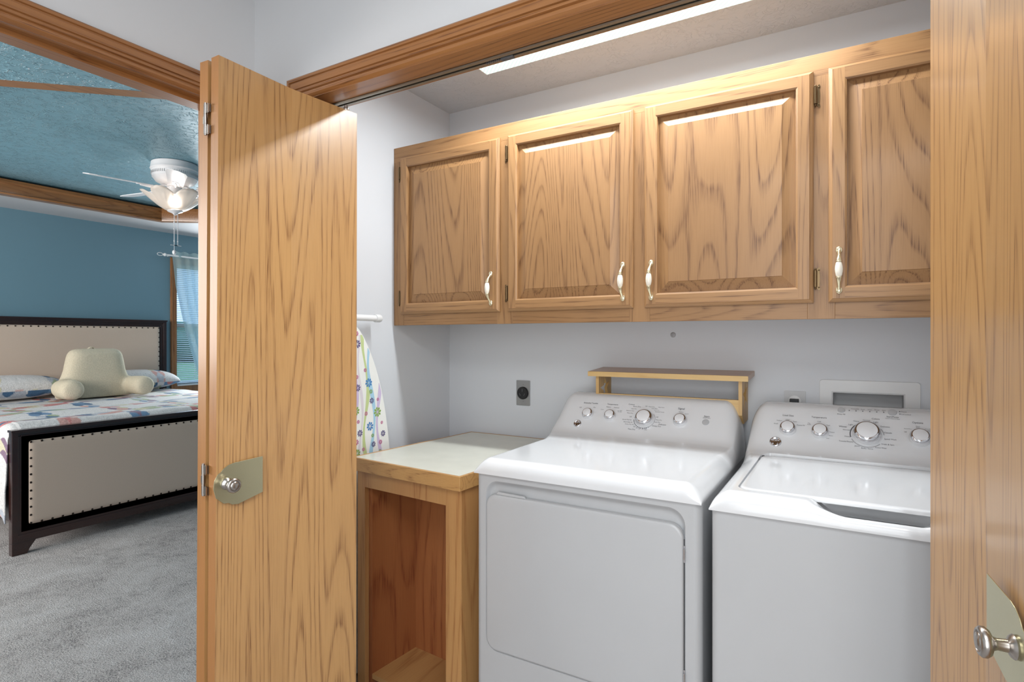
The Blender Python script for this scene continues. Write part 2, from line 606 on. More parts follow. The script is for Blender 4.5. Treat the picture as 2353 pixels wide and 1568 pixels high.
# tray ceiling: octagonal opening in the low ceiling, teal ceiling above it
OCT = [(-5.89, 3.11), (-5.42, 3.45), (-3.1, 3.45), (-2.45, 2.8), (-2.45, 1.78), (-3.27, 1.02), (-3.6, 0.72), (-5.3, 0.72), (-5.89, 1.3)]
m = MB(); m.plate(rect(BX, -1.4, XH1, 4.9), [OCT], XY, BC, BC + 0.02)
near = [(-4.6, 0.72), (-3.6, 0.72), (-3.27, 1.02), (-2.45, 1.78), (-2.45, 3.4), (-1.745, 3.4), (-1.745, -1.3), (-4.6, -1.3)]
m.plate(near, [], XY, BC - 0.004, BC - 0.0005, 1)
struct('ceiling_bedroom_border', m, ['grey_soffit', 'teal_ceiling'], 'low flat border around the bedroom tray ceiling, pale by the bed', 'ceiling')
m = MB(); m.box(BX - 0.1, -1.4, 2.64, XH1, 4.9, 2.70)
struct('ceiling_bedroom_tray', m, 'teal_ceiling', 'teal textured tray ceiling over the bed', 'ceiling')


def casing_prof():
    # (across, out): outer back-band, cove, flat, bead, inner ease
    return [(0, 0), (0, 0.018), (0.004, 0.0205), (0.011, 0.0205), (0.0125, 0.0155), (0.0150, 0.0155), (0.017, 0.0185), (0.033, 0.0175), (0.0345, 0.0125), (0.0368, 0.0125), (0.0385, 0.016),
            (0.0435, 0.016), (0.0455, 0.0095), (0.048, 0.0095), (0.050, 0.0128), (0.056, 0.012), (0.060, 0.007), (0.062, 0)]


def casing_x(x0, x1, ztop, yface, m):
    P = casing_prof()
    m.sweep(P, [lambda a, b: (x0 + a, yface - b, ztop - a), lambda a, b: (x1 - a, yface - b, ztop - a)])


tr1 = thing('trim_1', (OL, YF0, 0), 'oak casing and jamb of the laundry closet opening', 'door casing', kind='structure')
m = MB(); casing_x(OL - 0.057, OR + 0.057, HEAD + 0.045, YF0, m)
build('head_casing', m, 'oak_trim_x', tr1, smooth=30)
for sx, x in ((1, OL - 0.057), (-1, OR + 0.057)):
    m = MB(); P = casing_prof()
    m.sweep(P, [lambda a, b: (x + sx * a, YF0 - b, 0), lambda a, b: (x + sx * a, YF0 - b, HEAD + 0.045 - a)])
    build('side_casing', m, 'oak_trim_z', tr1, smooth=30)
m = MB(); m.box(OL, YF0 - 0.001, HEAD - 0.018, OR, YF1 + 0.001, HEAD)
build('head_jamb', m, 'oak_trim_x', tr1)
for x in (OL, OR - 0.018):
    m = MB(); m.box(x, YF0 - 0.001, 0, x + 0.018, YF1 + 0.001, HEAD - 0.018)
    build('side_jamb', m, 'oak_trim_z', tr1)
m = MB()
zt = HEAD - 0.018
m.box(OL + 0.02, 1.208, zt - 0.001, OR - 0.02, 1.234, zt)
m.box(OL + 0.02, 1.208, zt - 0.005, OR - 0.02, 1.212, zt)
m.box(OL + 0.02, 1.230, zt - 0.005, OR - 0.02, 1.234, zt)
m.box(OL + 0.02, 1.212, zt - 0.005, OR - 0.02, 1.217, zt - 0.0035)
m.box(OL + 0.02, 1.225, zt - 0.005, OR - 0.02, 1.230, zt - 0.0035)
trk = build('sliding_track', m, 'alu', tr1)
tag(trk, 'aluminium bifold track')
m = MB()
for k in range(7):
    m.box(-0.80 + k * 0.006, 1.224, zt - 0.0055, -0.797 + k * 0.006, 1.230, zt - 0.001)
m.box(-0.755, 1.222, zt - 0.008, -0.72, 1.232, zt - 0.001)
build('track_snubber', m, 'kerb', tr1)

tr2 = thing('trim_2', (XH0, DY0, 0), 'oak casing and jamb of the bedroom doorway', 'door casing', kind='structure')
m = MB(); P = casing_prof()
m.sweep(P, [lambda a, b: (XH0 + b, DY0 - 0.057 + a, HEAD + 0.045 - a), lambda a, b: (XH0 + b, DY1 + 0.057 - a, HEAD + 0.045 - a)])
build('head_casing', m, 'oak_trim_y', tr2, smooth=30)
for sy, y in ((1, DY0 - 0.057), (-1, DY1 + 0.057)):
    m = MB()
    m.sweep(P, [lambda a, b: (XH0 + b, y + sy * a, 0), lambda a, b: (XH0 + b, y + sy * a, HEAD + 0.045 - a)])
    build('side_casing', m, 'oak_trim_z', tr2, smooth=30)
m = MB(); m.box(XH1 - 0.001, DY0, HEAD - 0.018, XH0 + 0.001, DY1, HEAD)
m.box(XH1 + 0.045, DY0, HEAD - 0.030, XH1 + 0.08, DY1, HEAD - 0.018)
build('head_jamb', m, 'oak_trim_y', tr2)
for y in (DY0, DY1 - 0.018):
    m = MB(); m.box(XH1 - 0.001, y, 0, XH0 + 0.001, y + 0.018, HEAD - 0.018)
    build('side_jamb', m, 'oak_trim_z', tr2)

# oak moulding round the tray
m = MB()
n = len(OCT)
cx = sum(p[0] for p in OCT) / n
cy = sum(p[1] for p in OCT) / n
prof = [(0.0, -0.006), (-0.075, -0.006), (-0.078, 0.008), (-0.032, 0.020), (-0.036, 0.05), (-0.030, 0.085), (-0.038, 0.10), (-0.030, 0.128), (0.0, 0.132)]
def oct_fn(i):
    p0, p, p1 = (Vector(OCT[(i + k) % n]) for k in (-1, 0, 1))
    e0, e1 = (p - p0).normalized(), (p1 - p).normalized()
    n0, n1 = Vector((e0.y, -e0.x)), Vector((e1.y, -e1.x))
    if n0.dot(Vector((cx, cy)) - p) > 0: n0, n1 = -n0, -n1
    b = (n0 + n1).normalized(); b = b / max(0.3, b.dot(n0))
    return lambda a, h: (p.x + b.x * a, p.y + b.y * a, BC + 0.001 + h)
m.sweep(prof, [oct_fn(i) for i in range(n)] + [oct_fn(0)], caps=False)
struct('trim_3', m, 'oak_trim_y', 'oak crown moulding around the bedroom tray ceiling', 'moulding', smooth=25)

# bedroom window
w1 = thing('window_1', (BX, WY0, WZ0), 'bedroom window right of the headboard with oak casing', 'window', kind='structure')
m = MB()
for y0, y1, z0, z1 in ((WY0 - 0.065, WY0, WZ0 - 0.07, WZ1 + 0.065), (WY1, WY1 + 0.065, WZ0 - 0.07, WZ1 + 0.065), (WY0, WY1, WZ1, WZ1 + 0.065), (WY0, WY1, WZ0 - 0.07, WZ0)):
    m.box(BX, y0, z0, BX + 0.018, y1, z1)
    if z1 - z0 > 1: m.box(BX + 0.018, y0 + 0.006, z0, BX + 0.024, y0 + 0.02, z1); m.box(BX + 0.018, y0 + 0.034, z0, BX + 0.022, y0 + 0.046, z1)
build('window_casing', m, 'oak_trim_z', w1, bevel=0.003)
m = MB()
m.plate(rect(WY0, WZ0, WY1, WZ1), [rect(WY0 + 0.035, WZ0 + 0.04, WY1 - 0.035, 1.46), rect(WY0 + 0.035, 1.50, WY1 - 0.035, WZ1 - 0.04)], YZ, BX - 0.09, BX - 0.05)
build('sash', m, 'white_plastic', w1)
m = MB(); m.box(BX - 0.072, WY0 + 0.034, WZ0 + 0.03, BX - 0.068, WY1 - 0.034, WZ1 - 0.03)
build('pane', m, 'glass', w1)
m = MB(); m.box(BX - 0.05, WY0 + 0.001, WZ0, BX + 0.03, WY1 - 0.001, WZ0 + 0.015)
build('sill', m, 'white_plastic', w1)
# lawn and hedge outside
M['lawn'] = plain('mown_grass', (88, 128, 70), 0.9, var=0.2, nscale=2)
M['hedge'] = plain('distant_foliage', (66, 96, 74), 0.9, var=0.35, nscale=1.2)
m = MB(); m.box(-60, -30, -0.4, -6.7, 60, -0.35)
struct('lawn', m, 'lawn', 'green lawn outside the bedroom window', 'lawn')
random.seed(3)
for k, y in enumerate((14, 27, 40)):
    tr = thing('tree', (-42, y, -0.35), ('near-left', 'middle', 'far-right')[k] + ' leafy tree outside the bedroom window', 'tree', 'trees outside the window')
    m = MB()
    for q in range(7):
        m.ball((-42 + random.uniform(-1.5, 1.5), y + random.uniform(-4.0, 4.0), 1.1 + random.uniform(-0.3, 0.3)), 2.0, 2.4, 1.3, 14, 9)
    build('foliage', m, 'hedge', tr, smooth=60)
    m = MB(); m.tube([(-42, y, -0.35), (-42, y, 1.2)], [0.3, 0.2], 8)
    build('trunk', m, 'bronze', tr)

# ================================================================= BIFOLD DOORS
DT, DB = 2.010, 0.012
def leaf(near_a, near_b, far_a, far_b, lean_n, lean_f):
    """a slab door leaf: plan corners of both faces at the top, leaning by lean_* at the floor"""
    m = MB()
    nl_, nz_ = 6, 10
    def P(f, b, t_, u):                      # f: 0 face a / 1 face b, t_ along, u up
        a0, a1 = (near_a, far_a) if f == 0 else (near_b, far_b)
        le = (lean_n + (lean_f - lean_n) * t_) * (1 - u)
        return (a0[0] + (a1[0] - a0[0]) * t_ + le, a0[1] + (a1[1] - a0[1]) * t_, DB + (DT - DB) * u)
    for f in (0, 1):
        vs = [P(f, 0, i / nl_, j / nz_) for j in range(nz_ + 1) for i in range(nl_ + 1)]
        m.add(vs, [(j * (nl_ + 1) + i, j * (nl_ + 1) + i + 1, (j + 1) * (nl_ + 1) + i + 1, (j + 1) * (nl_ + 1) + i) for j in range(nz_) for i in range(nl_)], 0)
    for t_ in (0, 1):
        vs = [P(f, 0, t_, j / nz_) for j in range(nz_ + 1) for f in (0, 1)]
        m.add(vs, [(2 * j, 2 * j + 1, 2 * j + 3, 2 * j + 2) for j in range(nz_)], 1)
    for u in (0, 1):
        vs = [P(f, 0, i / nl_, u) for i in range(nl_ + 1) for f in (0, 1)]
        m.add(vs, [(2 * i, 2 * i + 1, 2 * i + 3, 2 * i + 2) for i in range(nl_)], 1)
    return m


d1 = thing('door_1', (-1.35, 1.03, 0), 'oak bifold closet door folded open on the left, with brass-plated knob', 'door', kind='structure')
o = build('door_leaf', leaf((-1.329, 0.818), (-1.300, 0.818), (-1.281, 1.246), (-1.310, 1.246), -0.021, -0.004), ['oak_door', 'oak_edge'], d1)
o = build('door_leaf', leaf((-1.376, 0.818), (-1.346, 0.820), (-1.335, 1.230), (-1.365, 1.228), -0.021, -0.006), ['oak_door', 'oak_edge'], d1)


def bifold_hinge(parent, x, y, z, s=1):
    m = MB()
    for k in range(3):
        m.tube([(x, y, z - 0.036 + k * 0.0245), (x, y, z - 0.0125 + k * 0.0245)], 0.0042, 12)
    m.tube([(x, y, z - 0.039), (x, y, z + 0.040)], 0.0032, 10)
    for zz in (z - 0.026, z + 0.026):
        m.box(x, y + 0.001, zz - 0.010, x + 0.016 * s, y + 0.0045, zz + 0.010)
        m.box(x + 0.013 * s, y - 0.004, zz - 0.010, x + 0.016 * s, y + 0.003, zz + 0.010)
    m.box(x - 0.012 * s, y + 0.001, z - 0.009, x, y + 0.0045, z + 0.009)
    return build('hinge', m, 'nickel', parent, smooth=40)


bifold_hinge(d1, -1.344, 0.812, 1.862)
bifold_hinge(d1, -1.353, 0.812, 0.985)


def knob_set(parent, P, n, along, mirror):
    """plate outline in (along, z) with the knob standing out along n"""
    n = Vector(n).normalized(); al = Vector(along).normalized()
    out = [(0.094, 0.052), (0.094, -0.040), (0.030, -0.056), (0.014, -0.054), (0.004, -0.048), (-0.007, -0.047), (-0.026, -0.030), (-0.032, -0.008),
           (-0.030, 0.012), (-0.022, 0.026), (-0.014, 0.031), (-0.008, 0.038), (0.004, 0.045), (0.018, 0.048)]
    m = MB()
    m.plate(out, [], lambda a, b, t: tuple(P + al * a + Vector((0, 0, b)) + n * t), 0.0002, 0.0016)
    pl = build('backplate', m, 'dull_brass', parent, bevel=0.0005)
    tag(pl, 'worn polished brass backplate')
    m = MB()
    m.lathe([(0.0135, 0.001), (0.0145, 0.004), (0.0125, 0.007), (0.0075, 0.010), (0.0068, 0.020), (0.0085, 0.024), (0.015, 0.027), (0.0178, 0.031),
             (0.0178, 0.035), (0.0155, 0.038), (0.0125, 0.0385), (0.0118, 0.0372), (0.0108, 0.0372), (0.0098, 0.0392), (0.005, 0.0405), (0.0, 0.0408)], P, n, 36)
    k = build('knob', m, 'nickel', parent, smooth=50)
    tag(k, 'brushed nickel knob')


face_n = Vector((0.428, -0.019 - 0.009, 0)).normalized()
P, _ = on_plane(520, 1112, (-1.3105, 0.818, 1.0), face_n)
knob_set(d1, P, face_n, (0.04, 0.428, 0), False)
m = MB(); m.tube([(-1.292, 1.213, DT - 0.002), (-1.292, 1.213, DT + 0.016)], 0.005, 10)
m.lathe([(0.008, 0), (0.009, 0.004), (0.008, 0.008)], (-1.292, 1.213, DT), n=14)
build('guide_pin', m, 'nickel', d1, smooth=40)

d2 = thing('door_2', (0.14, 1.03, 0), 'oak bifold closet door at the right edge, close to the viewer, nickel knob', 'door', kind='structure')
nf = at_far = on_plane(2138, 800, (0, 1.246, 0), (0, 1, 0))[0]
kb = Vector((0.172, 0.882, 0.965))
dv = (Vector((nf.x, nf.y, 0)) - Vector((kb.x, kb.y, 0))).normalized()
A0 = Vector((kb.x, kb.y, 0)) - dv * 0.062
A1 = Vector((nf.x, nf.y, 0))
nn = Vector((-dv.y, dv.x, 0))
off = -nn * 0.030
build('door_leaf', leaf((A0 + off)[:2], A0[:2], A1[:2], (A1 + off)[:2], 0, 0), ['oak_door', 'oak_edge'], d2)
B0 = A0 + off * 1.5; B1 = Vector((OR - 0.05, 1.236, 0))
dB = (B1 - B0).normalized(); offB = Vector((dB.y, -dB.x, 0)) * 0.030
build('door_leaf', leaf((B0 + offB)[:2], B0[:2], B1[:2], (B1 + offB)[:2], 0, 0), ['oak_door', 'oak_edge'], d2)
knob_set(d2, kb, nn, dv, True)
bifold_hinge(d2, (A0 + off * 1.25).x, A0.y - 0.008, 1.862, -1)

# ================================================================= CLOSET LIGHT
fx = thing('ceiling_light', (-0.65, 1.775, 2.44), 'long lit fluorescent fitting with ribbed lens on the laundry closet ceiling', 'light')
x0, x1, y0, y1 = -1.238, -0.02, 1.640, 1.900
m = MB(); m.box(x0 + 0.004, y0 + 0.012, 2.405, x1 - 0.004, y1 - 0.012, 2.44)
build('housing', m, 'white_metal', fx)
m = MB()
prof = [(y0, 2.425), (y0 + 0.001, 2.383), (y0 + 0.006, 2.376), (y1 - 0.006, 2.376), (y1 - 0.001, 2.383), (y1, 2.425), (y1 - 0.006, 2.425), (y0 + 0.006, 2.425)]
m.sweep(prof, [lambda a, b: (x0 + 0.004, a, b), lambda a, b: (x1 - 0.004, a, b)])
build('lens', m, 'lens', fx)
for x in (x0, x1 - 0.005):
    m = MB(); m.plate([(a, b) for a, b in prof[:6]], [], YZ, x, x + 0.005)
    build('end_cap', m, 'white_metal', fx)

# ================================================================= WALL CABINET
YC = 1.867
cb = thing('wall_cabinet', (XL + 0.01, YC, 1.388), 'oak wall cabinet with four raised-panel doors above the washer and dryer', 'cabinet')
CX0, CX1, CZ0, CZ1 = XL + 0.001, XR - 0.003, 1.386, 2.152
m = MB()
m.box(CX0, YC + 0.019, CZ0 + 0.012, CX1, YB - 0.002, CZ1 - 0.003)
build('carcass', m, 'oak_cab_x', cb)
DOORS = [(-1.652, -1.153, 0), (-1.116, -0.624, 1), (-0.585, -0.087, 2), (-0.049, 0.450, 3)]
DZ0, DZ1 = 1.433, 2.101
# face frame: stiles and rails
for a, b in ((CX0, -1.640), (-1.170, -1.100), (-0.640, -0.570), (-0.103, -0.033), (0.437, CX1)):
    m = MB(); m.box(a, YC, CZ0, b, YC + 0.019, CZ1)
    build('frame_stile', m, 'oak_cab_z', cb, bevel=0.0008)
m = MB()
m.box(CX0 + 0.001, YC - 0.0003, DZ1 - 0.012, CX1 - 0.001, YC + 0.0185, CZ1 + 0.0006)
build('top_rail', m, 'oak_cab_x', cb, bevel=0.0008)
for a, b in ((-1.640, -1.170), (-1.100, -0.640), (-0.570, -0.103), (-0.033, 0.437)):
    m = MB(); m.box(a, YC + 0.0003, CZ0 + 0.0003, b, YC + 0.019, DZ0 + 0.012)
    build('bottom_rail', m, 'oak_cab_x', cb, bevel=0.0008)


def raised_door(x0, x1, k):
    z0, z1 = DZ0, DZ1
    d = thing('door', ((x0 + x1) / 2, YC, z0), None, None)
    d.parent = cb
    WORLD[d.name] = Vector(((x0 + x1) / 2, YC, z0)); d.location = WORLD[d.name] - wpos(cb)
    yb, yf = YC - 0.001, YC - 0.020
    w = 0.046
    # frame ring with stepped outer edge; the profile runs outer -> inner
    e, q = 0.010, w - 0.006
    # (across, out, where the stile ends, where the rail ends)
    P = [(0, 0, 0, 0), (0.0, 0.008, 0, 0), (0.003, 0.0105, 0.003, 0.003), (0.003, 0.0125, 0.003, 0.003), (0.009, 0.0165, 0.009, 0.009), (e, 0.019, e, e), (e, 0.019, e, q),
         (q, 0.019, e, q), (q, 0.019, q, q), (w - 0.001, 0.0165, w - 0.001, w - 0.001), (w, 0.010, w, w), (w, 0, w, w)]
    m = MB()
    n = len(P)
    for side in (0, 1):                      # stiles
        X, sx = (x0, 1) if side == 0 else (x1, -1)
        vs = [(X + sx * a, yb - b, z0 + s_) for a, b, s_, r_ in P] + [(X + sx * a, yb - b, z1 - s_) for a, b, s_, r_ in P]
        m.add(vs, [(k_, k_ + 1, k_ + 1 + n, k_ + n) for k_ in range(n - 1)], 0)
        Z, sz = (z0, 1) if side == 0 else (z1, -1)
        vs = [(x0 + r_, yb - b, Z + sz * a) for a, b, s_, r_ in P] + [(x1 - r_, yb - b, Z + sz * a) for a, b, s_, r_ in P]
        m.add(vs, [(k_, k_ + 1, k_ + 1 + n, k_ + n) for k_ in range(n - 1)], 1)
    fr = build('door_frame', m, ['oak_cab_z', 'oak_cab_x'], d, smooth=25)
    # raised panel: bevelled field
    a0, a1, b0, b1 = x0 + w - 0.002, x1 - w + 0.002, z0 + w - 0.002, z1 - w + 0.002
    m = MB()
    rings = [(0.0, 0.004), (0.004, 0.004), (0.006, 0.0045), (0.014, 0.0062), (0.024, 0.0098), (0.033, 0.0138), (0.0365, 0.0152), (0.0375, 0.0175), (0.042, 0.0179)]
    vs = []
    for t_, h in rings:
        vs += [(a0 + t_, yb - h, b0 + t_), (a1 - t_, yb - h, b0 + t_), (a1 - t_, yb - h, b1 - t_), (a0 + t_, yb - h, b1 - t_)]
    fs = []
    for i in range(len(rings) - 1):
        for q in range(4):
            fs.append((i * 4 + q, i * 4 + (q + 1) % 4, (i + 1) * 4 + (q + 1) % 4, (i + 1) * 4 + q))
    fs.append(tuple(range((len(rings) - 1) * 4, len(rings) * 4)))
    m.add(vs, fs)
    build('door_panel', m, 'oak_panel%d' % k, d, smooth=12)
    return d


def pull(parent, x, z):
    """curved brass pull with a porcelain grip"""
    y = YC - 0.020
    m = MB()
    for s in (1, -1):
        pts = [(x, y - 0.002, z + s * 0.054), (x, y - 0.006, z + s * 0.050), (x, y - 0.013, z + s * 0.044), (x, y - 0.021, z + s * 0.036), (x, y - 0.026, z + s * 0.028), (x, y - 0.028, z + s * 0.021)]
        m.tube(pts, [0.0055, 0.0050, 0.0042, 0.0048, 0.0062, 0.0066], 12)
        m.ball((x, y - 0.003, z + s * 0.056), 0.0085, 0.004, 0.0105, 14, 8)
        m.lathe([(0.0072, 0), (0.0080, 0.002), (0.0072, 0.004)], (x, y - 0.028, z + s * 0.0205), (0, 0, s), 16)
    m.lathe([(0.0055, -0.021), (0.0078, -0.017), (0.0096, -0.008), (0.0101, 0), (0.0096, 0.008), (0.0078, 0.017), (0.0055, 0.021)], (x, y - 0.028, z), (0, 0, 1), 20, 1)
    return build('pull_handle', m, ['pull_brass', 'porcelain'], parent, smooth=50)


def cab_hinge(parent, x, z, s):
    """s=+1: plate on the frame to the right of the door edge"""
    m = MB()
    y = YC
    out = [(0.001 * s, -0.034), (0.004 * s, -0.027), (0.009 * s, -0.030), (0.012 * s, -0.034), (0.015 * s, -0.029), (0.013 * s, -0.020), (0.0145 * s, 0.0),
           (0.013 * s, 0.020), (0.015 * s, 0.029), (0.012 * s, 0.034), (0.009 * s, 0.030), (0.004 * s, 0.027), (0.001 * s, 0.034)]
    m.plate([(x + a, z + b) for a, b in out], [], XZ, y - 0.0005, y - 0.0025)
    m.tube([(x + 0.003 * s, y - 0.010, z - 0.024), (x + 0.003 * s, y - 0.010, z + 0.024)], 0.0045, 12)
    m.box(x + 0.001 * s, y - 0.010, z - 0.022, x + 0.005 * s, y - 0.001, z + 0.022)
    for q in (-1, 1):
        m.ball((x + 0.003 * s, y - 0.010, z + q * 0.027), 0.003, 0.003, 0.004, 8, 6)
        m.ball((x + 0.0115 * s, y - 0.003, z + q * 0.025), 0.0024, 0.0015, 0.0024, 8, 6)
    return build('hinge', m, 'bronze', parent, smooth=40)


for x0, x1, k in DOORS:
    d = raised_door(x0, x1, k)
    if k < 2:
        pull(d, x1 - 0.032, 1.522)
        for z in (2.035, 1.502): cab_hinge(d, x0 - 0.002, z, -1)
    else:
        pull(d, x0 + 0.026, 1.522)
        for z in (2.030, 1.502): cab_hinge(d, x1 + 0.002, z, 1)

# ================================================================= DRYER AND WASHER
def curve_rise(d, w, p=2.0):
    if d <= 0: return 0.0
    if d >= w: return 1.0
    return (1 - (1 - d / w) ** p) ** (1 / p)


Z0 = 0.912
P0, P1 = (2.012, 0.9932), (2.100, 1.0932)      # straight part of the control panel (y, z)
PN = Vector((0, -(P1[1] - P0[1]), P1[0] - P0[0])).normalized()
PU = Vector((0, P1[0] - P0[0], P1[1] - P0[1])).normalized()


def back_profile(y):
    """extra height of the backsplash above the flat top, by depth"""
    pts = [(1.90, 0.0), (1.935, 0.0012), (1.96, 0.005), (1.985, 0.0145), (2.000, 0.0245), (2.012, 0.036), (2.100, 0.136), (2.110, 0.145), (2.122, 0.151), (2.14, 0.1545), (2.168, 0.1545), (2.178, 0.150), (2.184, 0.140)]
    if y <= pts[0][0]: return 0.0
    for (a, b), (c, d) in zip(pts, pts[1:]):
        if y <= c: return b + (d - b) * (y - a) / (c - a)
    return pts[-1][1]


def top_height(x, y, X0, X1, yf):
    dx = min(x - X0, X1 - x)
    e = 0.045 * curve_rise(dx, 0.045, 1.55) * curve_rise(y - yf, 0.034, 2.2)
    c = back_profile(y)
    if c > 0:
        e = max(e, 0.045 * curve_rise(dx, 0.045, 1.55))
        fy = min(1.0, max(0.0, (y - 1.90) / 0.10))
        wd = 0.060
        e2 = 0.045 * curve_rise(dx, 0.045 * (1 - fy) + 0.012 * fy, 1.55)
        return Z0 + max(e, e2) + c * curve_rise(dx, wd, 2.1)
    return Z0 + e


def lerp_list(knots):
    out = []
    for (a, n), (b, _) in zip(knots, knots[1:]):
        out += [a + (b - a) * k / n for k in range(n)]
    out.append(knots[-1][0])
    return out


def quarter(a, w, n, rev=False):
    q = [w * (1 - cos(pi / 2 * k / n)) for k in range(n)]
    return [a + t_ for t_ in q] if not rev else [a - t_ for t_ in reversed(q)]


def top_shell(X0, X1, yf, hfun, xs, ys):
    m = MB()
    nx, ny = len(xs), len(ys)
    vs = [(x, y, hfun(x, y)) for y in ys for x in xs]
    fs = [(j * nx + i, j * nx + i + 1, (j + 1) * nx + i + 1, (j + 1) * nx + i) for j in range(ny - 1) for i in range(nx - 1)]
    loop = [(i, 0) for i in range(nx)] + [(nx - 1, j) for j in range(1, ny)] + [(i, ny - 1) for i in range(nx - 2, -1, -1)] + [(0, j) for j in range(ny - 2, 0, -1)]
    L = [j * nx + i for i, j in loop]
    o = len(vs)
    # turn the lower edge under slightly so a shadow gap shows
    mx, my = (X0 + X1) / 2, (ys[0] + ys[-1]) / 2
    for idx in L:
        p = vs[idx]
        vs.append((p[0], p[1], Z0 - 0.0035))
    for k in range(len(L)):
        a, b = k, (k + 1) % len(L)
        fs.append((L[a], o + a, o + b, L[b]))
    fs.append(tuple(o + k for k in range(len(L))))
    m.add(vs, fs)
    return m


def ptxt(m, s, px, py, wpx, mi=0, base=None, lift=0.0006, P=None, nrm=None, up=None, bold=0.0):
    """printed words: centre and width measured in the photograph, laid on the sloping panel"""
    nrm = nrm or PN; up = up or PU
    P = P or Vector((0, P0[0], P0[1]))
    c, k = on_plane(px, py, P, nrm)
    cu = bpy.data.curves.new('t', 'FONT')
    cu.body = s
    cu.align_x = 'CENTER'; cu.align_y = 'CENTER'
    cu.size = 1.0
    cu.offset = bold
    cu.resolution_u = 2
    ob = bpy.data.objects.new('t', cu)
    me = bpy.data.meshes.new_from_object(ob)
    xs = [v.co.x for v in me.vertices]
    if xs:
        wdt = max(xs) - min(xs)
        e1 = Vector((1, 0, 0))
        # width of one metre along x at this spot, in photograph pixels
        c2 = c + e1 * 0.01
        def pxof(q): 
            d = q - Vector((0, 0, HC)); f_ = -d.x * sin(YAW) + d.y * cos(YAW); r_ = d.x * cos(YAW) + d.y * sin(YAW)
            return CX + F * r_ / f_
        sc = (wpx / ((pxof(c2) - pxof(c)) * 100)) / wdt
        m.add([c + nrm * lift + e1 * v.co.x * sc + up * v.co.y * sc * 1.08 for v in me.vertices], [tuple(p.vertices) for p in me.polygons], mi)
    bpy.data.meshes.remove(me)
    bpy.data.objects.remove(ob)
    bpy.data.curves.remove(cu)


def arc_band(m, c, r0, r1, a0, a1, mi=0, n=None, lift=0.0006):
    n = n or max(2, int(abs(a1 - a0) / 6))
    e1 = Vector((1, 0, 0))
    vs, fs = [], []
    for k in range(n + 1):
        a = radians(a0 + (a1 - a0) * k / n)
        d = e1 * cos(a) + PU * sin(a)
        vs += [c + d * r0 + PN * lift, c + d * r1 + PN * lift]
    for k in range(n):
        fs.append((2 * k, 2 * k + 1, 2 * k + 3, 2 * k + 2))
    m.add(vs, fs, mi)


def panel_pt(px, py):
    return on_plane(px, py, Vector((0, P0[0], P0[1])), PN)[0]


def dial(parent, px, py, r, name='dial'):
    c = panel_pt(px, py)
    h = r * 0.42
    m = MB()
    m.lathe([(r * 1.14, 0.0), (r * 1.13, 0.0008), (r * 1.11, 0.0014), (r * 1.06, 0.0018)], c, PN, 40, 1)
    m.lathe([(r * 1.04, 0.001), (r * 1.04, h * 0.9), (r * 1.02, h * 1.15)], c, PN, 40, 0)
    d = build(name, m, ['panel_white', 'dial_skirt'], parent, origin=c, smooth=40)
    m = MB()
    m.lathe([(r * 1.03, h * 1.0), (r * 1.05, h * 1.25), (r * 1.0, h * 1.55), (r * 0.90, h * 1.9), (r * 0.80, h * 2.02), (r * 0.77, h * 2.0)], c, PN, 40)
    build('chrome_ring', m, 'chrome', d, smooth=60)
    m = MB()
    m.lathe([(r * 0.79, h * 1.9), (r * 0.785, h * 2.03), (r * 0.76, h * 2.06), (0, h * 2.08)], c, PN, 40)
    build('dial_cap', m, 'panel_white', d, smooth=40)
    return c


def emblem(parent, px, py, r):
    c = panel_pt(px, py)
    m = MB()
    m.lathe([(r * 1.08, 0), (r * 1.08, 0.002), (r, 0.0042), (r * 0.88, 0.0046), (r * 0.82, 0.0036)], c, PN, 32, 0)
    m.lathe([(r * 0.82, 0.0030), (0, 0.0030)], c, PN, 32, 1)
    P = c + PN * 0.0032
    e1 = Vector((1, 0, 0))
    for q in range(4):                            # four curled strokes round the letters
        a0 = q * 90 + 45
        cc = c + (e1 * cos(radians(a0)) + PU * sin(radians(a0))) * r * 0.56
        pts = [cc + (e1 * cos(radians(a0 + t_)) + PU * sin(radians(a0 + t_))) * r * (0.20 - 0.0005 * (t_ + 120)) + PN * 0.0040 for t_ in range(-120, 150, 22)]
        m.tube(pts, r * 0.035, 5, 0)
    cu = bpy.data.curves.new('t', 'FONT'); cu.body = 'GE'; cu.align_x = 'CENTER'; cu.align_y = 'CENTER'; cu.shear = 0.35; cu.resolution_u = 3; cu.offset = 0.01
    ob = bpy.data.objects.new('t', cu); me = bpy.data.meshes.new_from_object(ob)
    m.add([c + PN * 0.0045 + e1 * v.co.x * r * 0.82 + PU * v.co.y * r * 1.05 for v in me.vertices], [tuple(p.vertices) for p in me.polygons], 0)
    bpy.data.meshes.remove(me); bpy.data.objects.remove(ob); bpy.data.curves.remove(cu)
    o = build('emblem', m, ['chrome', 'kerb'], parent, origin=c, smooth=50)
    tag(o, 'round chrome monogram emblem')


def push_button(parent, px, py, r):
    c = panel_pt(px, py)
    m = MB()
    m.lathe([(r * 1.08, 0), (r * 1.08, 0.0012), (r, 0.0022), (r * 0.6, 0.0026), (0, 0.0026)], c, PN, 28)
    return build('push_button', m, 'button_grey', parent, origin=c, smooth=40)


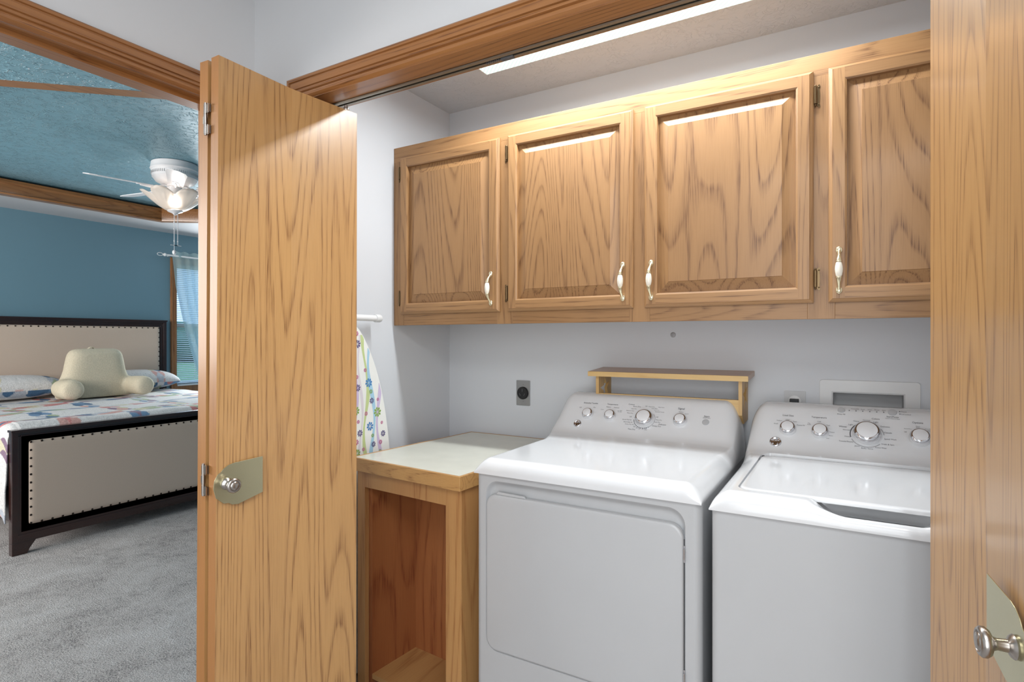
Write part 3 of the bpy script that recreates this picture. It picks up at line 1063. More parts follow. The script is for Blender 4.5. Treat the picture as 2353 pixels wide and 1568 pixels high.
# ---- dryer
DX0, DX1, DYF = -1.012, -0.319, 1.478
dry = thing('clothes_dryer', ((DX0 + DX1) / 2, 1.84, 0), 'white front-loading clothes dryer beside the oak-edged counter', 'dryer')
xs = quarter(DX0, 0.065, 26) + lerp_list([(DX0 + 0.065, 40), (DX1 - 0.065, 1)]) + quarter(DX1, 0.065, 26, True)
ys = quarter(DYF, 0.036, 18) + lerp_list([(DYF + 0.036, 12), (1.90, 20), (2.012, 8), (2.100, 10), (2.14, 3), (2.168, 5), (2.184, 1)])
m = top_shell(DX0, DX1, DYF, lambda x, y: top_height(x, y, DX0, DX1, DYF), xs, ys)
build('top_and_backsplash', m, 'enamel', dry, smooth=50)
# cabinet: sides/back box, front sheet with a pocket for the door
cf = DYF + 0.010
m = MB()
def rounded_body(X0, X1, y0, y1, r, z0, z1, m):
    out = []
    for k in range(9):
        a = radians(180 + 90 * k / 8); out.append((X0 + r + r * cos(a), y0 + r + r * sin(a)))
    for k in range(9):
        a = radians(270 + 90 * k / 8); out.append((X1 - r + r * cos(a), y0 + r + r * sin(a)))
    out += [(X1, y1), (X0, y1)]
    return out
out = rounded_body(DX0 + 0.002, DX1 - 0.002, cf, 2.175, 0.020, 0, 0, m)
PX0, PX1, PZ0, PZ1 = -0.974, -0.361, 0.362, 0.890
# body below / around the pocket built as a ring in plan + front sheet
m.plate(out, [], XY, 0.025, PZ0 - 0.012)
m.plate(out, [], XY, PZ1 + 0.008, 0.9085)
side_l = [p for p in out if p[0] < DX0 + 0.023] ; side_r = [p for p in out if p[0] > DX1 - 0.023]
def wall_strip(pts, m):
    for (a, b), (c, d) in zip(pts, pts[1:]):
        m.add([(a, b, PZ0 - 0.012), (c, d, PZ0 - 0.012), (c, d, PZ1 + 0.008), (a, b, PZ1 + 0.008)], [(0, 1, 2, 3)])
L = sorted([p for p in out if p[0] < DX0 + 0.03], key=lambda p: -p[1]); wall_strip(L, m)
R = sorted([p for p in out if p[0] > DX1 - 0.03], key=lambda p: -p[1]); wall_strip(R, m)
m.add([(DX0 + 0.002, 2.175, PZ0 - 0.012), (DX1 - 0.002, 2.175, PZ0 - 0.012), (DX1 - 0.002, 2.175, PZ1 + 0.008), (DX0 + 0.002, 2.175, PZ1 + 0.008)], [(0, 1, 2, 3)])
fl, fr_ = DX0 + 0.022, DX1 - 0.022
NR = 8
hole = rrect(PX0, PZ0, PX1, PZ1, 0.045, NR)
loops = [rect(fl, PZ0 - 0.012, fr_, PZ1 + 0.008), hole]
flat = [p for l_ in loops for p in l_]
tris = tessellate_polygon([[Vector((a, b, 0)) for a, b in l_] for l_ in loops])
m.add([(a, cf, b) for a, b in flat], [tuple(t_) for t_ in tris])
rings = [(0, 0), (0.002, 0.0012), (0.006, 0.006), (0.012, 0.012), (0.018, 0.0145), (0.024, 0.015)]
vs, fs = [], []
nh = len(hole)
for t_, h in rings:
    rr = rrect(PX0 + t_ * 0.6, PZ0 + t_ * 0.6, PX1 - t_ * 0.6, PZ1 - t_, 0.045 - t_ * 0.5, NR)
    vs += [(a, cf + h, b) for a, b in rr]
for i in range(len(rings) - 1):
    for k in range(nh):
        fs.append((i * nh + k, i * nh + (k + 1) % nh, (i + 1) * nh + (k + 1) % nh, (i + 1) * nh + k))
fs.append(tuple((len(rings) - 1) * nh + k for k in range(nh)))
m.add(vs, fs)
build('cabinet_body', m, 'enamel_shaded', dry, smooth=35)
m = MB()
out = rrect(-0.970, 0.368, -0.366, 0.849, 0.036, 8)
def door_ring(t_): return rrect(-0.970 + t_, 0.368 + t_, -0.366 - t_, 0.849 - t_, 0.036 - t_ * 0.5, 8)
rings = [(0, 0.012), (0, -0.001), (0.0008, -0.0035), (0.003, -0.0052), (0.007, -0.006)]
vs, fs = [], []
nh = len(out)
for t_, h in rings:
    vs += [(a, cf + h, b) for a, b in door_ring(t_)]
for i in range(len(rings) - 1):
    for k in range(nh):
        fs.append((i * nh + k, i * nh + (k + 1) % nh, (i + 1) * nh + (k + 1) % nh, (i + 1) * nh + k))
fs.append(tuple((len(rings) - 1) * nh + k for k in range(nh)))
fs.append(tuple(k for k in range(nh)))
m.add(vs, fs)
dd = build('door', m, 'enamel_shaded', dry, smooth=40)
m = MB(); m.plate([(-0.935, 0.849), (-0.830, 0.849), (-0.836, 0.856), (-0.928, 0.858)], [], XZ, cf - 0.004, cf + 0.004)
build('door_grip', m, 'enamel_shaded', dd, bevel=0.002)
for z in (0.775, 0.455):
    m = MB()
    m.box(-0.3655, cf - 0.003, z - 0.022, -0.3615, cf + 0.008, z + 0.022)
    m.tube([(-0.3635, cf - 0.004, z - 0.014), (-0.3635, cf - 0.004, z + 0.014)], 0.003, 10)
    build('door_hinge', m, 'chrome', dd, smooth=40)
m = MB()
m.box(-0.3662, cf + 0.001, 0.42, -0.3640, cf + 0.009, 0.81)
build('door_gap_seal', m, 'kerb', dd)
for x, y in ((DX0 + 0.05, 1.54), (DX1 - 0.05, 1.54), (DX0 + 0.05, 2.12), (DX1 - 0.05, 2.12)):
    m = MB(); m.lathe([(0.022, 0.001), (0.022, 0.02), (0.012, 0.022), (0.012, 0.027)], (x, y, 0), n=16)
    build('levelling_foot', m, 'black', dry)
# controls
dial(dry, 1351, 952, 0.0200)
dial(dry, 1402, 956, 0.0200)
cM = dial(dry, 1481, 964, 0.0305, 'dial')
dial(dry, 1563, 967, 0.0215)
push_button(dry, 1621.5, 971, 0.011)
emblem(dry, 1327, 974, 0.0145)
m = MB()
for s, px, py, w in (('Extended Tumble', 1358, 927, 32), ('Temperature', 1408, 930, 25), ('Signal', 1566, 940, 15), ('Start', 1624, 958, 13), ('Time Dry', 1451, 987, 17), ('Cottons', 1451.5, 930, 14)):
    ptxt(m, s, px, py, w, 0, bold=0.008)
for s, px, py, w in (('On', 1366, 937, 5), ('Off', 1334, 937, 5), ('Medium', 1398.5, 936, 10), ('Delicates', 1417, 937.5, 12), ('Low', 1384, 941.5, 6), ('Air Fluff', 1424, 944.5, 10), ('No Heat', 1424, 947, 9),
                      ('Extra Dry', 1464, 935, 17), ('Less Dry', 1457, 940, 12), ('Optimum Dry', 1448, 944.5, 18), ('More Dry', 1448, 950, 14), ('Off', 1449, 958.5, 5), ('Quick Fluff 20', 1440.5, 965, 21),
                      ('Dewrinkle 20', 1443, 970.5, 20), ('Damp Dry 40', 1446, 975.5, 20), ('50', 1457.5, 981, 4), ('40', 1463, 984, 4), ('30', 1469.5, 986, 4), ('20', 1476.5, 986.5, 4), ('10', 1483.5, 985.5, 4), ('Mins', 1483.5, 988.5, 6),
                      ('Off', 1485, 934.5, 5), ('More Dry', 1497.5, 935.5, 14), ('Less Dry', 1504, 939.5, 13), ('Easy Care', 1520, 937, 13), ('Optimum Dry', 1509, 943.5, 12), ('Extended Tumble', 1516, 947.5, 21),
                      ('Off', 1510, 959.5, 5), ('More Dry', 1514, 966, 14), ('Less Dry', 1510.5, 971, 13), ('Delicates', 1522, 976.5, 17), ('Damp Dry', 1508.5, 980, 20), ('Medium', 1565, 947.5, 10), ('Loud', 1578, 951.5, 7), ('Hold 3 Secs', 1624, 961.5, 17)):
    ptxt(m, s, px, py, w, 0)
for k in range(12):
    a = 188 + k * 10.0
    arc_band(m, cM, 0.0375, 0.0405, a, a + 6.5, 0, 2)
arc_band(m, cM, 0.0375, 0.0395, -60, 40, 1)
arc_band(m, cM, 0.0375, 0.0395, 95, 178, 1)
build('printed_markings', m, ['ink', 'ink_light'], dry, fix=False)

# ---- washer
WX0, WX1, WYF = -0.296, 0.392, 1.452
was = thing('washing_machine', ((WX0 + WX1) / 2, 1.82, 0), 'white top-loading washing machine right of the dryer', 'washing machine')
LX0, LX1, LY0, LY1 = -0.236, 0.332, 1.506, 1.968
SX0, SX1 = -0.085, 0.190


def smooth(t_):
    t_ = min(1, max(0, t_)); return t_ * t_ * (3 - 2 * t_)


def wash_h(x, y):
    z = top_height(x, y, WX0, WX1, WYF)
    s = smooth((x - SX0) / 0.085) * smooth((SX1 - x) / 0.06)
    if s > 0 and y < 1.56:
        rim = Z0 + 0.021 * curve_rise(y - WYF, 0.012, 2.0)
        t2 = smooth((y - 1.466) / 0.014)
        z = z * (1 - s) + (rim * (1 - t2) + 0.900 * t2) * s
    ins = min(x - LX0, LX1 - x, y - LY0, LY1 - y)
    # rounded corners of the lid pocket
    r = 0.03
    cx_ = min(max(x, LX0 + r), LX1 - r); cy_ = min(max(y, LY0 + r), LY1 - r)
    if (x - cx_) ** 2 + (y - cy_) ** 2 > 0 and x != cx_ and y != cy_:
        ins = r - sqrt((x - cx_) ** 2 + (y - cy_) ** 2)
    if ins > -0.0035:
        z = min(z, 0.9465)
        if s > 0.02 and y < 1.56: z = min(z, 0.9465 * (1 - s) + 0.900 * s)
    return z


xs = quarter(WX0, 0.055, 24) + lerp_list([(LX0 - 0.0042, 1), (LX0 - 0.0034, 16), (LX0 + 0.03, 34), (-0.08, 26), (-0.01, 30), (0.13, 26), (0.20, 30), (LX1 - 0.03, 16), (LX1 + 0.0034, 1), (LX1 + 0.0042, 1)]) + quarter(WX1, 0.055, 24, True)
ys = quarter(WYF, 0.022, 16) + lerp_list([(WYF + 0.022, 14), (1.488, 6), (LY0 - 0.0042, 1), (LY0 - 0.0034, 16), (LY0 + 0.03, 10), (1.57, 10), (LY1 - 0.03, 16), (LY1 + 0.0034, 1), (LY1 + 0.0042, 6), (2.012, 8), (2.100, 10), (2.14, 3), (2.168, 5), (2.184, 1)])
m = top_shell(WX0, WX1, WYF, wash_h, xs, ys)
build('top_and_backsplash', m, 'enamel', was, smooth=50)
m = MB()
rings = [(0, 0.948), (0, 0.955), (0.0012, 0.9578), (0.004, 0.9590), (0.012, 0.9590)]
vs, fs = [], []
nh = len(rrect(0, 0, 1, 1, 0.1, 8))
for t_, z in rings:
    vs += [(a, b, z) for a, b in rrect(LX0 + t_, LY0 + t_, LX1 - t_, LY1 - t_, 0.03 - t_ * 0.5, 8)]
for i in range(len(rings) - 1):
    for k in range(nh):
        fs.append((i * nh + k, i * nh + (k + 1) % nh, (i + 1) * nh + (k + 1) % nh, (i + 1) * nh + k))
fs.append(tuple((len(rings) - 1) * nh + k for k in range(nh)))
fs.append(tuple(k for k in range(nh)))
m.add(vs, fs)
lid = build('lid', m, 'enamel', was, smooth=50)
for x in (LX0 + 0.004, LX1 - 0.004):
    m = MB(); m.box(x - 0.004, LY1 - 0.018, 0.9475, x + 0.003, LY1 - 0.006, 0.9598)
    build('lid_hinge', m, 'kerb', lid, bevel=0.001)
m = MB()
m.plate(rounded_body(WX0 + 0.003, WX1 - 0.003, WYF + 0.010, 2.175, 0.02, 0, 0, m), [], XY, 0.025, 0.9085)
build('cabinet_body', m, 'enamel_shaded', was, smooth=35)
for x, y in ((WX0 + 0.05, 1.52), (WX1 - 0.05, 1.52), (WX0 + 0.05, 2.12), (WX1 - 0.05, 2.12)):
    m = MB(); m.lathe([(0.022, 0.001), (0.022, 0.02), (0.012, 0.022), (0.012, 0.027)], (x, y, 0), n=16)
    build('levelling_foot', m, 'black', was)
dial(was, 1810, 986, 0.0225)
dial(was, 1884, 993, 0.0225)
cW = dial(was, 1992, 1000, 0.0350)
cO = dial(was, 2114, 1008, 0.0245)
push_button(was, 1933, 943, 0.0095)
push_button(was, 2050.5, 948.5, 0.0105)
emblem(was, 1782, 1016, 0.0165)
m = MB()
for s, px, py, w in (('Load Size', 1811, 955.5, 25), ('Temperature', 1882, 960, 35), ('Whites', 1936.5, 981, 18), ('Colors', 2012, 963.5, 18), ('Options', 2108.5, 972.5, 25), ('Start/Pause', 2051, 959, 28)):
    ptxt(m, s, px, py, w, 0, bold=0.008)
for s, px, py, w in (('Deep Fill', 1933, 952.5, 18), ('PreciseFill', 1964.5, 940.5, 17), ('Soak', 1982.5, 941.5, 9), ('Wash', 1998.5, 942.5, 10), ('Rinse', 2015, 943, 11), ('Spin', 2031, 944, 8), ('Pause', 2077, 947, 12), ('Lid Locked', 2082, 953.5, 22), ('Hold 3 Secs to Stop', 2051, 963, 33),
                      ('Small', 1783, 974, 9), ('Medium', 1791, 967, 12), ('Large', 1810, 965, 9), ('Super', 1827, 969.5, 9), ('Precise Fill', 1840, 978, 18),
                      ('Tap', 1859, 973, 6), ('Cold', 1859, 976, 8), ('Cold', 1882, 969.5, 8), ('Cool', 1903, 978, 8), ('Colors', 1912, 994, 11), ('Warm', 1909, 1002, 10), ('Hot', 1902, 1008, 6),
                      ('Heavy', 1967.5, 968.5, 13), ('Normal', 1991, 966.5, 16), ('Light', 2012.5, 971, 11), ('Light', 1955, 976.5, 11), ('Normal', 1945, 988.5, 16), ('Heavy', 1947, 1003.5, 13), ('Delicates', 2034, 981.5, 21), ('Casuals', 2040.5, 995.5, 18),
                      ('Speed Wash', 2046, 1010.5, 28), ('Drain & Spin', 2040, 1022.5, 29), ('Active Wear', 2024, 1030, 27), ('Bulky Items', 1992.5, 1031.5, 27), ('Jeans', 1969.5, 1025.5, 12), ('Towels/Sheets', 1944, 1015, 33),
                      ('Second Rinse', 2086.5, 986, 18), ('Off', 2080.5, 993.5, 6), ('Extra', 2109, 980.5, 9), ('Rinse', 2109, 983.5, 8), ('Extra Rinse', 2134, 987, 17), ('+ Fabric', 2134, 990.5, 14)):
    ptxt(m, s, px, py, w, 0)
arc_band(m, cW, 0.0425, 0.0455, 130, 196, 0)
arc_band(m, cW, 0.0425, 0.0455, 204, 318, 1)
arc_band(m, cW, 0.0425, 0.0455, 4, 34, 1)
arc_band(m, cO, 0.0300, 0.0325, -12, 22, 0)
for px, py in ((1951.5, 944), (1967, 945), (1982.5, 945.8), (1998.6, 946.6), (2014.6, 947.4), (2030.6, 948.2), (2067.5, 946.6), (2068, 952.4)):
    arc_band(m, panel_pt(px, py), 0.0, 0.0018, 0, 360, 0, 10)
build('printed_markings', m, ['ink', 'ink_light'], was, fix=False)

# ================================================================= COUNTER CABINET
cc = thing('counter_cabinet', (-1.33, 1.70, 0), 'low open-fronted wooden cabinet with pale laminate top left of the dryer', 'cabinet')
FL, FR, BR, BL = (-1.606, 1.530), (-1.071, 1.484), (-1.030, 2.243), (-1.549, 2.241)
m = MB()
def inset(d):
    c = Vector((-1.31, 1.87))
    out = []
    pts = [Vector(p) for p in (FL, FR, BR, BL)]
    for i in range(4):
        a, b, c_ = pts[i - 1], pts[i], pts[(i + 1) % 4]
        e0 = (b - a).normalized(); e1 = (c_ - b).normalized()
        n0 = Vector((-e0.y, e0.x)); n1 = Vector((-e1.y, e1.x))
        bs = (n0 + n1).normalized(); out.append(tuple(b + bs * d / bs.dot(n0)))
    return out
BRc = (-1.030, 2.243)
m.plate([FL, FR, BR, BL], [inset(0.011)], XY, 0.838, 0.886)
build('nosing', m, 'oak_nosing', cc, bevel=0.0015)
m = MB(); m.plate(inset(0.0112), [], XY, 0.868, 0.8852)
build('laminate_top', m, 'laminate', cc)
ex = Vector((FR[0] - FL[0], FR[1] - FL[1], 0)).normalized()      # along the front
ey = Vector((-ex.y, ex.x, 0))
O = Vector((FR[0], FR[1], 0)) + ey * 0.022 - ex * 0.012          # front right corner of the case
def loc(a, b, z): return tuple(O - ex * a + ey * b + Vector((0, 0, z)))
def lbox(m, a0, a1, b0, b1, z0, z1, mi=0):
    m.hexa([loc(a1, b0, z0), loc(a0, b0, z0), loc(a0, b1, z0), loc(a1, b1, z0)], [loc(a1, b0, z1), loc(a0, b0, z1), loc(a0, b1, z1), loc(a1, b1, z1)], mi)
WD = 0.512
m = MB(); lbox(m, 0.0, 0.068, 0, 0.019, 0, 0.838); build('face_stile', m, 'fir_z', cc, bevel=0.001)
m = MB(); lbox(m, WD - 0.042, WD, 0, 0.019, 0, 0.838); build('face_stile', m, 'fir_z', cc, bevel=0.001)
m = MB(); lbox(m, 0.068, WD - 0.042, 0, 0.019, 0.776, 0.838); build('face_rail', m, 'fir_z', cc, bevel=0.001)
m = MB(); lbox(m, 0.0, 0.018, 0.019, 0.70, 0, 0.838); build('side_panel', m, 'fir_z', cc)
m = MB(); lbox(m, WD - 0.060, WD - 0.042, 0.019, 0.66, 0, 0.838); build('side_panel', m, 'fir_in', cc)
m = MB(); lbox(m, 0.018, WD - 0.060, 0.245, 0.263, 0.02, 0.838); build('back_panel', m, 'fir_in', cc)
m = MB(); lbox(m, 0.018, WD - 0.060, 0.019, 0.245, 0.060, 0.078); build('bottom_shelf', m, 'fir_y', cc)

# ================================================================= IRONING BOARD
ib = thing('ironing_board', (XL + 0.05, 1.55, 0), 'upright ironing board in a flowered cover against the closet left wall', 'ironing board')
pal = [(238, 238, 234), (196, 210, 150), (168, 206, 228), (206, 190, 220), (222, 214, 220), (70, 130, 190), (94, 84, 130), (136, 170, 80), (196, 106, 150)]
for i, c in enumerate(pal):
    M['ib%d' % i] = plain('flowered_cotton', c, 0.8, var=0.02)
yc = 1.585
def halfw(z):
    d = 1.385 - z
    if d <= 0: return 0
    return min(0.20, 0.012 + 0.20 * (1 - math.exp(-d / 0.26)) * 1.06) * (1 if d > 0.03 else sqrt(d / 0.03))
zs = [1.385 - 0.0005, 1.380, 1.37, 1.36] + [1.36 - 0.03 * k for k in range(1, 44)] + [0.03]
out = [(yc + halfw(z), z) for z in zs] + [(yc - halfw(z), z) for z in reversed(zs)]
m = MB(); xf = XL + 0.055
m.plate(out, [], YZ, XL + 0.030, xf, 0)
def hit_y(px, py): return on_plane(px, py, (xf, 0, 0), (1, 0, 0))[0]
for k, (px0, amp, wd, mi, ph) in enumerate(((828, 5, 7, 4, 0.4), (840, 6, 9, 1, 1.9), (853, 6, 10, 2, 0.2), (869, 6, 9, 3, 2.6), (816, 5, 8, 3, 1.2))):
    a = []
    for q in range(60):
        py = 770 + q * 5.0
        pc = hit_y(px0 + amp * sin(py / 36 + ph) + (py - 900) * 0.02 * (px0 - 820) / 25, py)
        w = 0.38 * wd * (1.2 + 0.4 * sin(py / 23)) * pc.length / 1309 * 0.9
        a.append((pc.y, pc.z, w))
    vs, fs = [], []
    for y, z, w in a:
        hw = yc + halfw(z) - 0.004
        vs += [(xf + 0.0003 + 0.00005 * k, min(y - w, hw), z), (xf + 0.0003 + 0.00005 * k, min(y + w, hw), z)]
    for q in range(len(a) - 1):
        if vs[2 * q + 1][1] - vs[2 * q][1] > 0.0005: fs.append((2 * q, 2 * q + 1, 2 * q + 3, 2 * q + 2))
    m.add(vs, fs, mi)
flowers = [(821, 791, 8, 6), (819, 767, 5, 8), (847, 880, 9, 5), (822, 892, 7, 6), (839, 851, 4, 8), (820, 867, 4, 8), (852, 900, 4.5, 7), (854, 921, 6, 6), (867, 947, 10, 7), (868, 918, 3.5, 8), (841, 951, 4.5, 8), (850, 980, 9, 5), (823, 970, 4, 8), (877, 971, 3.5, 8),
           (827, 996, 7, 6), (880, 996, 6.5, 6), (856, 1001, 4, 7), (874, 1016, 5, 8), (858, 1021, 6, 6), (819, 1017, 6, 8), (821, 1042, 8, 7), (873, 1036, 3.5, 7), (818, 945, 9, 7), (835, 1033, 4, 8)]
for px, py, r, mi in flowers:
    c = hit_y(px, py); R_ = r * 1.05 * c.length / 1309
    if c.y + R_ * 0.8 > yc + halfw(c.z): continue
    n_ = 8
    for k in range(n_):
        a = 2 * pi * k / n_ + 0.2
        e = Vector((0, cos(a), sin(a))); f_ = Vector((0, -sin(a), cos(a)))
        q = [c + e * R_ * 0.14, c + e * R_ * 0.5 + f_ * R_ * 0.15, c + e * R_ * 0.8 + f_ * R_ * 0.24, c + e * R_ * 1.02, c + e * R_ * 0.8 - f_ * R_ * 0.24, c + e * R_ * 0.5 - f_ * R_ * 0.15]
        m.add([(xf + 0.0008, p.y, p.z) for p in q], [(0, 1, 2, 3, 4, 5)], mi)
build('padded_cover', m, ['ib%d' % i for i in range(9)], ib, fix=False)
m = MB()
m.tube([(XL + 0.020, 1.50, 0.05), (XL + 0.020, 1.50, 1.39)], 0.008, 10)
m.tube([(XL + 0.020, 1.60, 0.05), (XL + 0.020, 1.60, 1.39)], 0.008, 10)
m.tube([(XL + 0.055, 1.33, 1.411), (XL + 0.055, 1.70, 1.411)], 0.0125, 20)
m.tube([(XL + 0.020, 1.50, 1.385), (XL + 0.050, 1.50, 1.411)], 0.008, 10)
m.tube([(XL + 0.020, 1.60, 1.385), (XL + 0.050, 1.60, 1.411)], 0.008, 10)
build('leg_frame', m, 'white_metal', ib, smooth=50)
for y in (1.695, 1.320):
    m = MB(); m.lathe([(0.0150, 0), (0.0160, 0.003), (0.0160, 0.024), (0.0145, 0.030), (0.010, 0.032)], (XL + 0.055, y, 1.411), (0, 1, 0), 24)
    build('end_cap', m, 'white_plastic', ib, smooth=50)

# ================================================================= BACK WALL ITEMS
YW = YB
o1 = thing('dryer_outlet', (-1.278, YW, 1.08), 'steel-plated outlet with round black socket above the counter', 'outlet')
m = MB(); m.plate(rrect(-1.313, 1.024, -1.243, 1.138, 0.003, 3), [], XZ, YW - 0.005, YW - 0.0003)
build('cover_plate', m, 'steel_plate', o1, bevel=0.0012)
m = MB()
m.lathe([(0.0285, 0), (0.0285, 0.005), (0.026, 0.008), (0.0, 0.008)], (-1.278, YW - 0.005, 1.081), (0, -1, 0), 32)
for x, z, w, h in ((-1.284, 1.089, 0.003, 0.013),):
    pass
build('socket', m, 'black', o1, smooth=40)
m = MB()
for a in (90, 210, 330):
    x, z = -1.278 + 0.013 * cos(radians(a)), 1.081 + 0.013 * sin(radians(a))
    t_ = Vector((cos(radians(a + (90 if a != 90 else 0))), 0, sin(radians(a + (90 if a != 90 else 0)))))
    p = Vector((x, YW - 0.0135, z))
    m.tube([p - t_ * 0.006, p + t_ * 0.006], 0.0016, 6)
build('slots', m, 'kerb', o1)
for z in (1.119, 1.043):
    m = MB(); m.ball((-1.278, YW - 0.006, z), 0.003, 0.0015, 0.003, 10, 6)
    build('screw', m, 'steel_plate', o1)

o2 = thing('washer_outlet', (-0.165, YW, 1.10), 'pale square outlet plate with black plug, between shelf and washer box', 'outlet')
m = MB(); m.plate(rrect(-0.199, 1.03, -0.130, 1.142, 0.003, 3), [], XZ, YW - 0.005, YW - 0.0003)
build('cover_plate', m, 'grey_plate', o2, bevel=0.0012)
m = MB(); m.lathe([(0.021, 0), (0.021, 0.004), (0.019, 0.005)], (-0.165, YW - 0.005, 1.105), (0, -1, 0), 24)
build('socket_ring', m, 'white_plastic', o2, smooth=40)
m = MB(); m.box(-0.180, YW - 0.030, 1.088, -0.151, YW - 0.009, 1.116)
m.tube([(-0.165, YW - 0.028, 1.10), (-0.165, YW - 0.040, 1.09), (-0.165, YW - 0.045, 1.05), (-0.165, YW - 0.045, 0.95)], 0.006, 8)
build('plug', m, 'black', o2, bevel=0.003)

o3 = thing('washer_valve_box', (0.057, YW, 1.10), 'white recessed plastic washer supply box in the back wall', 'utility box')
m = MB(); fo = rrect(-0.087, 0.96, 0.201, 1.186, 0.010, 4)
m.plate(fo, [rect(-0.050, 0.985, 0.160, 1.147)], XZ, YW - 0.006, YW - 0.0003)
build('flange', m, 'white_plastic', o3, bevel=0.002)
m = MB()
# recess liner standing inside the wall opening, drawn as a shallow tray
m.plate(rect(-0.0505, 0.9845, 0.1605, 1.1475), [rect(-0.046, 0.989, 0.156, 1.143)], XZ, YW - 0.0055, YW + 0.075)
m.box(-0.0505, YW + 0.070, 0.9845, 0.1605, YW + 0.075, 1.1475)
build('recess_liner', m, 'grey_plate', o3)
for x in (-0.01, 0.12):
    m = MB(); m.tube([(x, YW + 0.03, 0.99), (x, YW + 0.03, 1.03)], 0.010, 12); m.box(x - 0.02, YW + 0.02, 1.03, x + 0.02, YW + 0.04, 1.04)
    build('valve', m, 'dull_brass', o3)
# cut the wall for the box
wb = bpy.data.objects['wall_closet_back']
m = MB(); m.plate(rect(XL - 0.02, 0, XR + 0.1, 2.52), [rect(-0.0506, 0.9844, 0.1606, 1.1476)], XZ, YB, YB + 0.1)
old = wb.data
wb.data = bpy.data.meshes.new('wall_closet_back')
wb.data.from_pydata(m.v, [], m.f); wb.data.materials.append(M['closet_paint'])
bm = bmesh.new(); bm.from_mesh(wb.data); bmesh.ops.recalc_face_normals(bm, faces=bm.faces); bm.to_mesh(wb.data); bm.free()
bpy.data.meshes.remove(old)

m = MB(); m.lathe([(0.0105, 0), (0.0105, 0.002), (0.008, 0.005), (0.0045, 0.006), (0.004, 0.003), (0, 0.003)], (-0.598, YW - 0.0002, 1.344), (0, -1, 0), 24)
tag(build('wall_bumper', m, 'button_grey', smooth=40, origin=(-0.598, YW, 1.344)), 'small round grey screw bumper on the wall under the cabinet', 'wall fixing')

# star shelf
sh = thing('wall_shelf', (-0.595, YW, 1.04), 'small pine wall shelf with star cut-outs behind the dryer', 'shelf')
def lean(m):                       # the little shelf hangs tipped slightly forward
    m.v = [(x, y, z + (y - YW) * 0.065) for x, y, z in m.v]
    return m
SF = 2.105
m = MB(); m.box(-0.893, SF + 0.002, 1.191, -0.298, YW - 0.0005, 1.210)
build('shelf_board', lean(m), 'pine_top', sh, bevel=0.002)
m = MB(); m.box(-0.893, SF, 1.1908, -0.298, SF + 0.0022, 1.2095)
build('front_edge', lean(m), 'pine_x', sh)
star = []
for k in range(10):
    a = radians(90 + 36 * k + 9); r = 0.052 if k % 2 == 0 else 0.020
    star.append((2.200 + r * cos(a), 1.132 + r * sin(a)))
for x in (-0.868, -0.333):
    m = MB(); m.plate([(2.128, 1.068), (2.128, 1.191), (YW - 0.001, 1.191), (YW - 0.001, 1.030), (2.175, 1.030)], [star], YZ, x, x + 0.012)
    build('side_panel', lean(m), 'pine_z', sh)
m = MB(); m.box(-0.856, 2.130, 1.070, -0.333, 2.142, 1.121)
build('front_rail', lean(m), 'pine_x', sh)

# ================================================================= BEDROOM: BED
FX, BY0, BY1 = -4.375, 1.435, 3.412
bed = thing('bed', (-5.4, 2.42, 0), 'king bed with dark wood frame and nailhead-trimmed linen head and footboards', 'bed')


def panel_board(name, xface, y0, y1, z0, z1, stile, zpan0, zpan1, thick):
    m = MB()
    m.plate(rect(y0, z0, y1, z1), [rect(y0 + stile, zpan0, y1 - stile, zpan1)], YZ, xface - thick, xface - 0.012)
    s = stile
    # stepped frame moulding
    for d0, d1, h in ((0.0, 0.030, 0.0), (0.030, 0.044, -0.004), (0.048, 0.062, -0.007)):
        m.plate(rect(y0 + d0, z0 + 0.0, y1 - d0, z1 - d0), [rect(y0 + d1, zpan0 - (s - d1), y1 - d1, zpan1 + (s - d1))], YZ, xface - 0.0125, xface + h)
    m.box(xface - thick - 0.003, y0 - 0.006, z1 - 0.004, xface + 0.010, y1 + 0.006, z1 + 0.010)
    return m


m = panel_board('footboard', FX, BY0, BY1, 0.075, 0.758, 0.080, 0.173, 0.697, 0.05)
for y in (BY0, BY1 - 0.12):
    s = 1 if y == BY0 else -1
    yy = BY0 if s == 1 else BY1
    m.plate([(yy, 0.0), (yy + s * 0.075, 0.0), (yy + s * 0.088, 0.03), (yy + s * 0.12, 0.076), (yy, 0.076)], [], YZ, FX - 0.05, FX)
fb = build('footboard', m, 'dark_wood', bed, bevel=0.002)
m = panel_board('headboard', -6.36, BY0, BY1, 0.0, 1.515, 0.072, 0.45, 1.452, 0.06)
hb = build('headboard', m, 'dark_wood', bed, bevel=0.002)


def cushion(parent, xface, y0, y1, z0, z1, bulge):
    m = MB(); n = 14
    vs, fs = [], []
    def g(t_, L_): return curve_rise(min(t_, 1 - t_) * L_, 0.035, 2)
    ts = [0, .002, .004, .007, .011, .016, .024, .034, .05, .07, .2, .5, .8, .93, .95, .966, .976, .984, .989, .993, .996, .998, 1]
    k = len(ts)
    for a in ts:
        for b in ts:
            vs.append((xface - 0.0105 + bulge * g(a, y1 - y0) * g(b, z1 - z0), y0 + (y1 - y0) * a, z0 + (z1 - z0) * b))
    for i in range(k - 1):
        for j in range(k - 1):
            fs.append((i * k + j, i * k + j + 1, (i + 1) * k + j + 1, (i + 1) * k + j))
    m.add(vs, fs)
    m.box(xface - 0.04, y0, z0, xface - 0.0141, y1, z1)
    return build('upholstered_panel', m, 'linen', parent, smooth=50)


